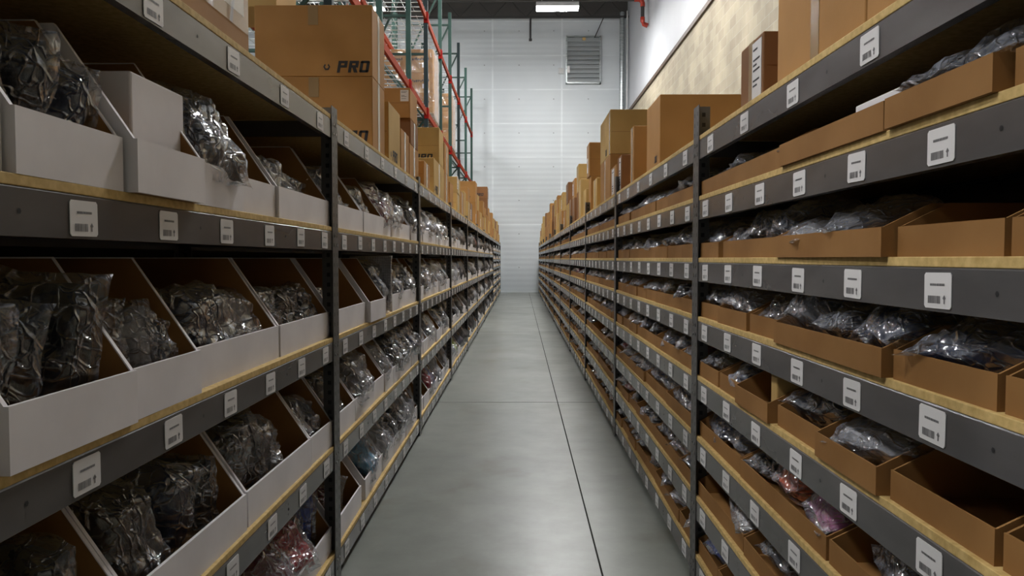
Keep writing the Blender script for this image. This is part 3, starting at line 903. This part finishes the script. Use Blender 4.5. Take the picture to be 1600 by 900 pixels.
# ------------------------------------------------------------------ cartons on the top decks
# block letters as polygons on a plane (u right, v up)
def seg_letter(ch):
    t = .26
    if ch == 'P': return [(0, 0, t, 1), (t, 1 - t * .8, .8, 1), (.8 - t, .42, .8, 1 - t * .8), (t, .42, .8 - t, .42 + t * .8)]
    if ch == 'R': return [(0, 0, t, 1), (t, 1 - t * .8, .8, 1), (.8 - t, .42, .8, 1 - t * .8), (t, .42, .8 - t, .42 + t * .8), 'R']
    if ch == 'O': return [(0, .06, t, .94), (.8 - t, .06, .8, .94), (.06, 1 - t * .8, .74, 1), (.06, 0, .74, t * .8)]
    if ch == 'D': return [(0, 0, t, 1), (.8 - t, .08, .8, .92), (t, 1 - t * .8, .72, 1), (t, 0, .72, t * .8)]
    return []
def print_mesh(word, size, logo=True, key=None):
    mb = MB(); u0 = 0.0
    sh = .18
    hx = MB()
    if logo:      # hexagon ring mark in front of the word
        c, r1, r2 = (-.85 * size, .5 * size), .30 * size, .16 * size
        for k in range(6):
            if k in (1,): continue
            a, b = PI / 3 * k, PI / 3 * (k + 1)
            hx.face([(c[0] + r1 * math.cos(a), 0, c[1] + r1 * math.sin(a)), (c[0] + r1 * math.cos(b), 0, c[1] + r1 * math.sin(b)),
                     (c[0] + r2 * math.cos(b), 0, c[1] + r2 * math.sin(b)), (c[0] + r2 * math.cos(a), 0, c[1] + r2 * math.sin(a))])
    for ch in word:
        for sg in seg_letter(ch):
            if sg == 'R':           # slanting leg
                mb.face([((u0 + (p[0] + sh * p[1])) * size, 0, p[1] * size) for p in ((.52, 0), (.84, 0), (.62, .43), (.32, .43))])
                continue
            (a, b, c_, d_) = sg
            pts = [(a, b), (c_, b), (c_, d_), (a, d_)]
            mb.face([((u0 + (p[0] + sh * p[1])) * size, 0, p[1] * size) for p in pts])
        u0 += .95
    return mb.mesh('printed_lettering', [M['ink']]), (hx.mesh('printed_emblem', [M['ink']]) if logo else None)

NCART = [0]
def carton(side, xa, wd, ya, yb, z0, z1, m='kraft', label='', tape=None, logo=None, sticker=None, rz=0.0, seam=True):
    """xa = distance of the aisle face from the camera axis; ya..yb along the run; extends wd away from the aisle"""
    h_, d_ = z1 - z0, yb - ya
    cx = side * (xa + wd / 2); cy = (ya + yb) / 2
    me = carton_mesh(wd, d_, h_, M[m])
    o = ob('carton', me, loc=(cx, cy, z0), rz=rz)
    tag(o, label, 'box', 'brown cartons on the top shelves')
    s = -side                       # aisle face is on the local s side
    fx = s * wd / 2
    if tape:                        # strip of tape running down the aisle face and over onto top
        tw = .025
        mb = MB(); yy = {'mid': 0, 'near': -d_ / 2 + .05}[tape]
        mb.box(min(fx, fx + s * .0012), max(fx, fx + s * .0012), yy - tw, yy + tw, .002, h_ - .002)
        ob('packing_tape', mb.mesh('packing_tape', [M['clear_tape' if side < 0 else 'tape']]), o)
    if tape == 'mid' and wd > .3:   # flap tape on the camera-facing end, top and bottom
        mb = MB(); mb.box(-.025, .025, -d_ / 2 - .0012, -d_ / 2, h_ * .72, h_ - .003)
        ob('packing_tape', mb.mesh('packing_tape', [M['tape']]), o)
    if logo:
        face, word, size, u, v = logo
        pm, hm = print_mesh(word, size, word == 'PRO')
        for nm_, me_ in (('printed_lettering', pm), ('printed_emblem', hm)):
            if me_ is None: continue
            if face == 'front':
                ob(nm_, me_, o, (-wd / 2 + u, -d_ / 2 - .0012, v))
            else:
                ob(nm_, me_, o, (fx + s * .0012, -d_ / 2 + u if s > 0 else d_ / 2 - u, v), rz=PI / 2 if s > 0 else -PI / 2)
    if sticker:
        face, u0, u1, v0, v1 = sticker
        mb = MB(); du, dv = u1 - u0, v1 - v0
        mb.box(u0, u1, -.0014, 0, v0, v1, 0)
        rr = random.Random(len(bpy.data.objects))
        v_ = v1 - dv * .12
        while v_ > v0 + dv * .1:
            if rr.random() < .6: mb.box(u0 + du * .12, u0 + du * rr.uniform(.5, .9), -.0022, -.0014, v_ - dv * .03, v_, 1)
            v_ -= dv * .09
        if face == 'front':
            q = ob('shipping_label', mb.mesh('shipping_label', [M['paper'], M['ink']]), o, (-wd / 2, -d_ / 2, 0))
        else:
            q = ob('shipping_label', mb.mesh('shipping_label', [M['paper'], M['ink']]), o, (fx, -d_ / 2 if s > 0 else d_ / 2, 0), rz=PI / 2 if s > 0 else -PI / 2)
        q['label'] = 'white shipping label'
    if seam and d_ > .2:            # line where the outer flaps meet, on the camera-facing end
        mb = MB(); mb.box(-wd / 2 + .01, wd / 2 - .01, -d_ / 2 - .0008, -d_ / 2, h_ * .5 - .001, h_ * .5 + .001)
        ob('flap_seam', mb.mesh('flap_seam', [M['kraft_dark']]), o)
    NCART[0] += 1
    return o

ZL = LEFT_T[0] + BT; ZR = RIGHT_T[0] + BT
LX, RX_ = .735, .700
# white-bin run, from the camera towards the panel wall
carton(-1, .74, .5, .95, 1.50, ZL, 2.22, 'kraft', 'plain brown carton beside the plastic-wrapped carton, at the open end of the white-bin run')
c = carton(-1, .74, .52, 1.53, 2.07, ZL, 2.26, 'kraft', 'battered brown carton wrapped in clear plastic with white paper on its side', sticker=('side', .18, .50, .10, .42), seam=False)
mb = MB(); mb.box(.258, .2615, -.262, .262, .06, .44)
ob('plastic_wrap', mb.mesh('plastic_wrap', [M['wrap']]), c)
carton(-1, LX, .585, 3.77, 4.10, ZL, 2.166, 'kraft', 'large brown carton printed PRO, lower of the big pair at the top shelf joint', tape='mid', logo=('front', 'PRO', .058, .398, .035), seam=False)
carton(-1, LX, .585, 3.77, 4.11, 2.167, 2.518, 'kraft', 'large brown carton printed PRO, upper of the big pair and tallest there', tape='mid', logo=('front', 'PRO', .058, .408, .018), seam=False)
carton(-1, 1.22, .35, 3.80, 4.14, 2.519, 2.80, 'kraft_pale', 'pale brown carton lying on top of the big PRO pair')
carton(-1, LX, .40, 4.23, 4.63, ZL, 2.14, 'kraft_pale', 'pale yellow-brown carton printed PRO on its aisle side, next to the big PRO pair', logo=('side', 'PRO', .06, .12, .02))
carton(-1, LX, .42, 4.66, 4.99, ZL, 2.067, 'kraft', 'narrow brown carton with taped side just past the pale PRO carton', tape='mid')
carton(-1, LX, .42, 5.02, 5.46, ZL, 2.03, 'kraft', 'brown carton at the bottom of the three-high stack with the address label', tape='mid')
carton(-1, LX, .36, 5.08, 5.44, 2.031, 2.20, 'kraft_dark', 'brown carton in the middle of the three-high stack with the address label', tape='mid')
carton(-1, LX, .40, 5.06, 5.40, 2.201, 2.40, 'kraft', 'brown carton with a white address label, topmost of its three-high stack', sticker=('front', .335, .39, .11, .185))
carton(-1, LX, .42, 5.77, 6.13, ZL, 2.01, 'kraft', 'low brown carton with tape strips, between the labelled stack and the yellowish double carton', tape='mid')
carton(-1, LX, .50, 6.43, 7.28, ZL, 2.12, 'kraft_pale', 'long pale carton carrying the big pale PRO carton', logo=('side', 'PRO', .07, .10, .02), tape='mid')
carton(-1, LX, .50, 6.86, 7.24, 2.121, 2.45, 'kraft_pale', 'big pale PRO carton on top of the long pale carton', logo=('front', 'PRO', .06, .27, .03), seam=True)
carton(-1, LX, .45, 7.32, 7.74, ZL, 2.10, 'kraft', 'brown carton below another just past the big pale PRO carton', tape='mid')
carton(-1, LX, .45, 7.34, 7.78, 2.101, 2.39, 'kraft', 'brown carton on another just past the big pale PRO carton', tape='mid')
seqL = [(8.1, 8.5, [.28], .42), (8.8, 9.25, [.22, .19], .4), (9.4, 9.9, [.30], .45), (10.1, 10.5, [.36], .5), (10.7, 11.2, [.27, .2], .45), (11.4, 11.9, [.3], .45),
        (12.55, 13.0, [.40, .34], .5), (13.3, 13.8, [.3, .28], .45), (14.1, 14.7, [.33], .45), (15.0, 15.5, [.3, .3], .5), (15.9, 16.5, [.33, .2], .45),
        (17.0, 17.5, [.44, .39, .24], .5), (17.9, 18.4, [.35, .3], .5), (18.8, 19.3, [.3, .3], .5), (20.2, 20.7, [.35, .33], .45), (21.2, 21.7, [.3, .28], .45),
        (22.3, 22.8, [.35, .25], .5), (23.3, 23.8, [.3, .3], .45), (24.4, 24.9, [.36, .3], .5), (25.6, 26.1, [.3, .3], .45), (26.6, 27.1, [.3], .45)]
# brown-tray run
carton(1, RX_, .50, 1.05, 1.55, ZR, 1.964, 'kraft', 'long plain brown carton hard against its twin at the open end of the brown-tray run', tape='near', seam=False)
carton(1, RX_, .50, 1.556, 2.08, ZR, 1.966, 'kraft', 'long brown carton with shiny tape, second of the low pair above the white boxes', tape='mid', seam=False)
carton(1, RX_, .36, 2.20, 2.42, ZR, 1.917, 'kraft_dark', 'dark brown carton with a tall white label on its aisle side', sticker=('side', .12, .205, .012, .18), tape='mid')
carton(1, RX_, .56, 3.81, 4.20, ZR, 2.084, 'kraft', 'big square brown carton behind the nearest slotted post of the brown-tray run', seam=False, logo=('side', 'DO', .035, .25, .03))
carton(1, RX_, .45, 4.68, 4.82, ZR, 2.08, 'kraft', 'thin tall brown carton next to the big square one', tape='mid')
carton(1, RX_, .36, 5.24, 5.45, ZR, 1.98, 'kraft_dark', 'dark brown carton with a pale strip label beside the post top', sticker=('side', .10, .17, .02, .24))
carton(1, RX_, .36, 5.52, 5.86, ZR, 1.95, 'kraft', 'brown carton with white sheet on its side in front of the tall double stack', sticker=('side', .08, .22, .02, .21))
carton(1, RX_, .55, 5.90, 6.60, ZR, 2.075, 'kraft', 'brown carton at the bottom of the tall double stack near the wall trim', tape='mid')
carton(1, RX_, .55, 5.90, 6.62, 2.076, 2.42, 'kraft_pale', 'large yellow-brown carton on top of the tall double stack near the wall trim', logo=('side', 'DO', .05, .4, .02), tape='near')
seqR = [(6.95, 7.3, [.28], .4), (7.69, 7.95, [.375, .34], .5), (8.25, 8.6, [.3], .4), (8.77, 9.15, [.46], .4), (9.3, 9.6, [.36, .34], .5), (9.8, 10.2, [.33, .25], .45), (10.4, 10.8, [.36], .45),
        (11.1, 11.6, [.35, .31], .5), (11.9, 12.4, [.3, .25], .45), (12.8, 13.2, [.35, .31], .5), (13.5, 13.9, [.32, .3], .45), (14.4, 14.9, [.4, .34], .5), (15.4, 15.9, [.4, .33], .45),
        (16.4, 16.9, [.35, .35], .45), (17.8, 18.3, [.45, .39], .5), (18.8, 19.3, [.4, .3], .45), (19.9, 20.4, [.38, .36], .45), (21, 21.5, [.42, .38], .5), (22.2, 22.7, [.38, .35], .5),
        (23.3, 23.8, [.42, .42], .5), (24.6, 25.1, [.38, .3], .5), (25.8, 26.2, [.3, .28], .45), (26.7, 27.15, [.3, .22], .45)]
def run_boxes(side, seq, ztop, xa):
    n = len(seq)
    for i, (ya, yb, hs, wd) in enumerate(seq):
        z = ztop
        for k, h_ in enumerate(hs):
            mk = random.choice(['kraft', 'kraft', 'kraft_pale', 'kraft_pale', 'kraft_dark'])
            mk = 'kraft_dark' if mk == 'kraft_dark' and R() < .6 else mk
            tone = {'kraft': 'brown', 'kraft_pale': 'pale brown', 'kraft_dark': 'dark brown'}[mk]
            logo = ('front', 'PRO', .065, max(.1, wd - .27), .03) if side < 0 and i in (2, 6, 11, 12, 13) else None
            pos = 'standing alone' if len(hs) == 1 else ('bottom' if k == 0 else 'top' if k == len(hs) - 1 else 'middle')
            lab = '%s carton%s, %s, %s pile from panel wall, %s' % (tone, ' printed PRO' if logo else '', pos if pos == 'standing alone' else pos + ' one', ORD[n - 1 - i], RUN[side])
            j = U(0, .02)
            carton(side, xa + j, wd, ya, yb + (U(-.05, .05) if len(hs) > 1 else 0), z, z + h_, mk, lab, tape=random.choice([None, 'mid', 'mid']), logo=logo, seam=R() < .5,
                   sticker=('side', .05, .15, .05, .2) if R() < .2 and ya < 15 else None)
            z += h_ + .001
run_boxes(-1, seqL, ZL, LX)
run_boxes(1, seqR, ZR, RX_)

# ------------------------------------------------------------------ pallet racking behind the white-bin run
FR_Y = [27.2, 24.3, 21.5, 18.9, 16.6, 14.1, 11.9, 9.45, 6.95, 4.3, 1.7]
RH = 7.35; BEAMZ = [2.25, 4.03, 5.78]
def rack(xf, xb, name, label, ys_, seed):
    root = thing(name, label, 'rack', ((xf + xb) / 2, ys_[0], 0))
    ox, oy = (xf + xb) / 2, ys_[0]
    hw = abs(xf - xb) / 2
    rr = random.Random(seed)
    pg, ps = {}, {}
    for key in ('rp_green', 'rp_slate'):
        mb = MB(); t = .003; a = .038
        mb.box(-a, a, -a, -a + t, 0, RH); mb.box(-a, -a + t, -a, a, 0, RH); mb.box(a - t, a, -a, a, 0, RH); mb.box(-.06, .06, -.06, .06, 0, .008)
        mb.box(-.016, .016, -a - .001, -a, 0, RH)
        pg[key] = mb.mesh('upright_post', [M[key]])
    for i, y in enumerate(ys_):
        for sx in (1, -1):
            ob('upright_post', pg['rp_green' if (i + (sx > 0)) % 3 else 'rp_slate'], root, (sx * (hw - .04), y - oy, 0))
        mb = MB(); z = .25; k = 0
        zs = []
        while z < RH: zs.append(z); z += 1.2
        zs[-1] = RH - .3
        for z in zs: mb.bar((-hw + .06, y - oy, z), (hw - .06, y - oy, z), .04)
        for a, b in zip(zs[:-1], zs[1:]):
            p, q = ((-hw + .06, y - oy, a), (hw - .06, y - oy, b))
            if k % 2: p, q = ((hw - .06, y - oy, a), (-hw + .06, y - oy, b))
            mb.bar(p, q, .035); k += 1
        ob('frame_bracing', mb.mesh('frame_bracing', [M['rack_green']]), root)
    for i in range(len(ys_) - 1):
        y1, y0 = ys_[i] - oy, ys_[i + 1] - oy
        for z in BEAMZ:
            for sx in (1, -1):
                mb = MB(); xx = sx * (hw - .04)
                x_in = xx - sx * .02
                mb.box(min(xx, x_in), max(xx, x_in) + .02, y0 + .045, y1 - .045, z - .11, z)
                bmo = ob('load_beam', mb.mesh('load_beam', [M['rack_orange']], bevel=.003), root)
                mb = MB()
                for yy in (y0 + .05, y1 - .05):
                    mb.box(xx - .03, xx + .045, yy - .008, yy + .03, z - .17, z + .03)
                cn = ob('end_connector', mb.mesh('end_connector', [M['rack_red']]), bmo); cn['label'] = 'red beam connectors'
            mb = MB()                                 # wire deck
            n = 9
            for k in range(n): 
                yy = y0 + .15 + (y1 - y0 - .3) * k / (n - 1)
                mb.box(-hw + .02, hw - .02, yy - .012, yy + .012, z + .001, z + .012)
            for k in range(7):
                xx = -hw + .08 + (2 * hw - .16) * k / 6
                mb.box(xx - .004, xx + .004, y0 + .1, y1 - .1, z + .012, z + .018)
            ob('wire_deck', mb.mesh('wire_deck', [M['wire']]), root)
    return root
rack(-1.71, -2.80, 'pallet_rack', 'tall green pallet rack with orange beams directly behind the white-bin shelving', FR_Y, 1)
rack(-3.05, -4.14, 'pallet_rack', 'second tall pallet rack standing back to back behind the first one', FR_Y, 2)

# wrapped pallet loads
def pallet(x0, x1, y0, y1, z, label):
    root = thing('pallet', label, 'pallet', ((x0 + x1) / 2, (y0 + y1) / 2, z))
    hx, hy = (x1 - x0) / 2, (y1 - y0) / 2
    mb = MB()
    for k in range(7):
        yy = -hy + .05 + (2 * hy - .1) * k / 6; mb.box(-hx, hx, yy - .045, yy + .045, .105, .125)
    ob('top_boards', mb.mesh('top_boards', [M['wood']]), root)
    mb = MB()
    for s in (-1, 0, 1): mb.box(s * (hx - .03) - .025, s * (hx - .03) + .025, -hy, hy, .018, .105)
    ob('stringers', mb.mesh('stringers', [M['wood']]), root)
    mb = MB()
    for k in range(4):
        yy = -hy + .05 + (2 * hy - .1) * k / 3; mb.box(-hx, hx, yy - .045, yy + .045, .0, .018)
    ob('bottom_boards', mb.mesh('bottom_boards', [M['wood']]), root)
    return root
def load(x0, x1, y0, y1, z, hs, cols_, name, wrapped):
    pallet(x0, x1, y0, y1, z + .019, 'wooden pallet under the %s on the rack beam' % name)
    zz = z + .019 + .126; wd = (x1 - x0 - .02) / cols_
    for r_, h_ in enumerate(hs):
        for c_ in range(cols_):
            xa = x0 + .01 + wd * c_
            me = carton_mesh(wd - .006, (y1 - y0) - .04, h_ - .004, M['kraft'])
            o = ob('carton', me, loc=(xa + wd / 2, (y0 + y1) / 2, zz), rz=U(-.006, .006))
            tag(o, 'brown carton in the %s, %s layer up, %s column' % (name, ORD[r_], 'aisle-side' if c_ == cols_ - 1 else 'inner'), 'box', 'cartons on rack pallets')
            if wrapped:
                mb = MB(); rr = random.Random(r_ * 7 + c_); u = -.16
                while u < .16:
                    w1 = rr.uniform(.012, .03); a = rr.uniform(.0, .02)
                    mb.box(u, u + w1, -.0015, 0, h_ * .5 + a, h_ * .5 + a + rr.uniform(.03, .05)); u += w1 + .012
                ob('printed_text', mb.mesh('printed_text', [M['ink']]), o, (0, -(y1 - y0) / 2 + .019, 0))
                mb = MB(); mb.box(-.03, .03, -.0025, 0, h_ * .2, h_ * .42)
                q = ob('shipping_label', mb.mesh('shipping_label', [M['paper']]), o, (.07, -(y1 - y0) / 2 + .019, 0)); q['label'] = 'white shipping label'
        zz += h_
    # stretch wrap around the load: a crumpled skin
    V, F = [], []
    per = []
    n = 18
    def ring(t):
        out = []
        for (ax, ay, bx, by) in ((x0, y0, x1, y0), (x1, y0, x1, y1), (x1, y1, x0, y1), (x0, y1, x0, y0)):
            for k in range(n): f = k / n; out.append((ax + (bx - ax) * f, ay + (by - ay) * f))
        return out
    R0 = ring(0); zl, zh = z + .06, zz - .01; NZ = 24
    cx, cy = (x0 + x1) / 2, (y0 + y1) / 2
    for j in range(NZ + 1):
        zj = zl + (zh - zl) * j / NZ
        for (px, py) in R0:
            k = .008 + .02 * abs(noise.noise(Vector((px * 5, py * 5, zj * 6))))
            dx = 1 if px >= x1 - 1e-6 else (-1 if px <= x0 + 1e-6 else 0); dy = 1 if py >= y1 - 1e-6 else (-1 if py <= y0 + 1e-6 else 0)
            V.append((px + dx * k, py + dy * k, zj))
    m_ = len(R0)
    for j in range(NZ):
        for i in range(m_):
            i2 = (i + 1) % m_; F.append((j * m_ + i, j * m_ + i2, (j + 1) * m_ + i2, (j + 1) * m_ + i))
    me = bpy.data.meshes.new('stretch_wrap'); me.from_pydata(V, [], F); me.materials.append(M['wrap']); me.polygons.foreach_set('use_smooth', [True] * len(F)); me.update()
    tag(ob('stretch_wrap', me), 'clear stretch wrap around the %s' % name, 'plastic wrap')
load(-2.78, -1.74, 15.2, 16.2, 4.03, [.42, .40, .46], 2, 'wrapped load of printed cartons', True)
load(-2.78, -1.74, 19.3, 20.4, 4.03, [.42, .42, .45], 2, 'plain carton load beyond it', False)

# ------------------------------------------------------------------ high bay lamps
def lamp(x, y, z, label, vis=True):
    root = thing('high_bay_lamp', label, 'lamp', (x, y, z), 0, 'high bay lamps')
    mb = MB(); mb.prism([(-.21, -.085), (-.2, -.085), (-.195, 0), (.195, 0), (.2, -.085), (.21, -.085), (.2, .02), (.14, .07), (-.14, .07), (-.2, .02)], 'x', -.62, .62)
    for sx in (-.62, .61): mb.box(sx, sx + .01, -.2, .2, -.085, 0)
    ob('housing', mb.mesh('housing', [M['pipe_white']]), root, (0, 0, .055))
    mb = MB(); mb.prism([(-.19, .05), (-.19, -.035), (-.13, -.075), (.13, -.075), (.19, -.035), (.19, .05)], 'x', -.605, .605)
    ob('diffuser', mb.mesh('diffuser', [M['lamp']]), root)
    for sx in (-.45, .45):
        mb = MB(); mb.tube([(sx, 0, .125), (sx, 0, CEIL - z)], .006, 6); ob('hanger', mb.mesh('hanger', [M['pipe_white']]), root)
words = {1.08: 'over the main aisle', -4.6: 'over the pallet racks', -9.2: 'over the distant aisle'}
for x, nm in words.items():
    for k, y in enumerate((22.3, 15.0, 7.7) if x > 0 else (22.3, 15.0, 7.5, 0.0)):
        lamp(x, y, 8.6, 'long white strip lamp %s, %s from the panel wall' % (nm, ORD[k]))

# ------------------------------------------------------------------ things on the end wall and in the corner
root = thing('louvre_vent', 'galvanised louvred vent high on the white panel wall', 'vent', (2.31, WALL_Y, 7.67))
W_, H_ = 1.28, 1.74
mb = MB()
for a in ((-W_ / 2, -W_ / 2 + .05, 0, H_), (W_ / 2 - .05, W_ / 2, 0, H_), (-W_ / 2, W_ / 2, 0, .05), (-W_ / 2, W_ / 2, H_ - .05, H_)):
    mb.box(a[0], a[1], -.14, 0, a[2], a[3])
ob('vent_frame', mb.mesh('vent_frame', [M['galv']]), root)
n = 10
for k in range(n):
    z = .06 + (H_ - .12) * k / n; hgt = (H_ - .12) / n
    mb = MB(); mb.prism([(-.13, z), (-.10, z + hgt * .45), (-.03, z + hgt * .98), (-.02, z + hgt * .98), (-.085, z + hgt * .42), (-.115, z)], 'x', -W_ / 2 + .05, W_ / 2 - .05)
    ob('blade', mb.mesh('blade', [M['vent']]), root)
mb = MB(); mb.box(-.6, -.5, -.2, -.14, .38, .62); ob('actuator', mb.mesh('actuator', [M['paper']]), root)
mb = MB(); mb.box(-.04, .08, -.15, -.135, 1.56, 1.66); q = ob('nameplate', mb.mesh('nameplate', [M['kraft_pale']]), root)

root = thing('duct', 'silver spiral duct rising in the corner of the two walls', 'duct', (3.70, 27.75, 0.0))
mb = MB(); pts = []
z = 0
while z < 10.2: pts.append((0, 0, z)); z += .1
mb.tube(pts, .085, 16); 
for z in [k * .2 for k in range(51)]: mb.tube([(0, 0, z), (0, 0, z + .03)], .092, 16)
ob('duct_body', mb.mesh('duct_body', [M['galv']]), root)
root = thing('conduit', 'thin white conduit with a clamp beside the silver duct', 'pipe', (3.87, 27.6, 0.0))
mb = MB(); mb.tube([(0, 0, 0), (0, 0, 10.2)], .03, 10); ob('tube', mb.mesh('tube', [M['pipe_white']]), root)
mb = MB(); mb.box(-.12, .1, -.02, .03, 6.62, 6.68); ob('clamp', mb.mesh('clamp', [M['galv']]), root)
mb = MB(); mb.box(-.1, .1, -.07, 0, -.1, .1)
o = ob('junction_box', mb.mesh('junction_box', [M['pipe_white']], bevel=.01), loc=(1.50, WALL_Y, 8.15)); tag(o, 'small white junction box on the panel wall beside the vent', 'junction box')
# sprinkler pipe
root = thing('sprinkler_pipe', 'sprinkler main under the roof ending in a red elbow near the white upper wall', 'pipe', (0, 23.5, 9.22))
mb = MB(); mb.tube([(RX0 + .1, 0, 0), (3.55, 0, 0)], .06, 12); q = ob('main_pipe', mb.mesh('main_pipe', [M['joist']], smooth=False), root)
mb = MB(); pts = [(3.5, 0, 0)] + [(3.62 + .14 * math.sin(a), 0, -.14 + .14 * math.cos(a)) for a in [k * PI / 12 for k in range(7)]] + [(3.76, 0, -.22)]
mb.tube(pts, .072, 12); q = ob('elbow', mb.mesh('elbow', [M['pipe_red']], smooth=True), root)
mb = MB(); mb.tube([(3.76, 0, -.2), (3.76, 0, -.56)], .058, 12); ob('drop_pipe', mb.mesh('drop_pipe', [M['joist']]), root)
mb = MB(); mb.tube([(3.76, 0, -.54), (3.76, 0, -.66), (3.80, 0, -.75), (3.92, 0, -.80)], .072, 12); ob('lower_elbow', mb.mesh('lower_elbow', [M['pipe_red']], smooth=True), root)
mb = MB(); mb.tube([(.37, 27.7, 10.06), (.37, 27.7, 9.25)], .035, 8); mb.tube([(.37, 27.7, 9.25), (.37, 27.7, 9.17)], .055, 8)
tag(ob('drop_pipe', mb.mesh('drop_pipe', [M['joist']])), 'short dark pipe hanging from the roof truss above the aisle', 'pipe')
mb = MB(); mb.bar((3.05, 27.7, 10.06), (2.7, 27.7, 9.28), .035)
tag(ob('brace_rod', mb.mesh('brace_rod', [M['joist']])), 'dark slanting rod from the roof truss above the vent', 'rod')
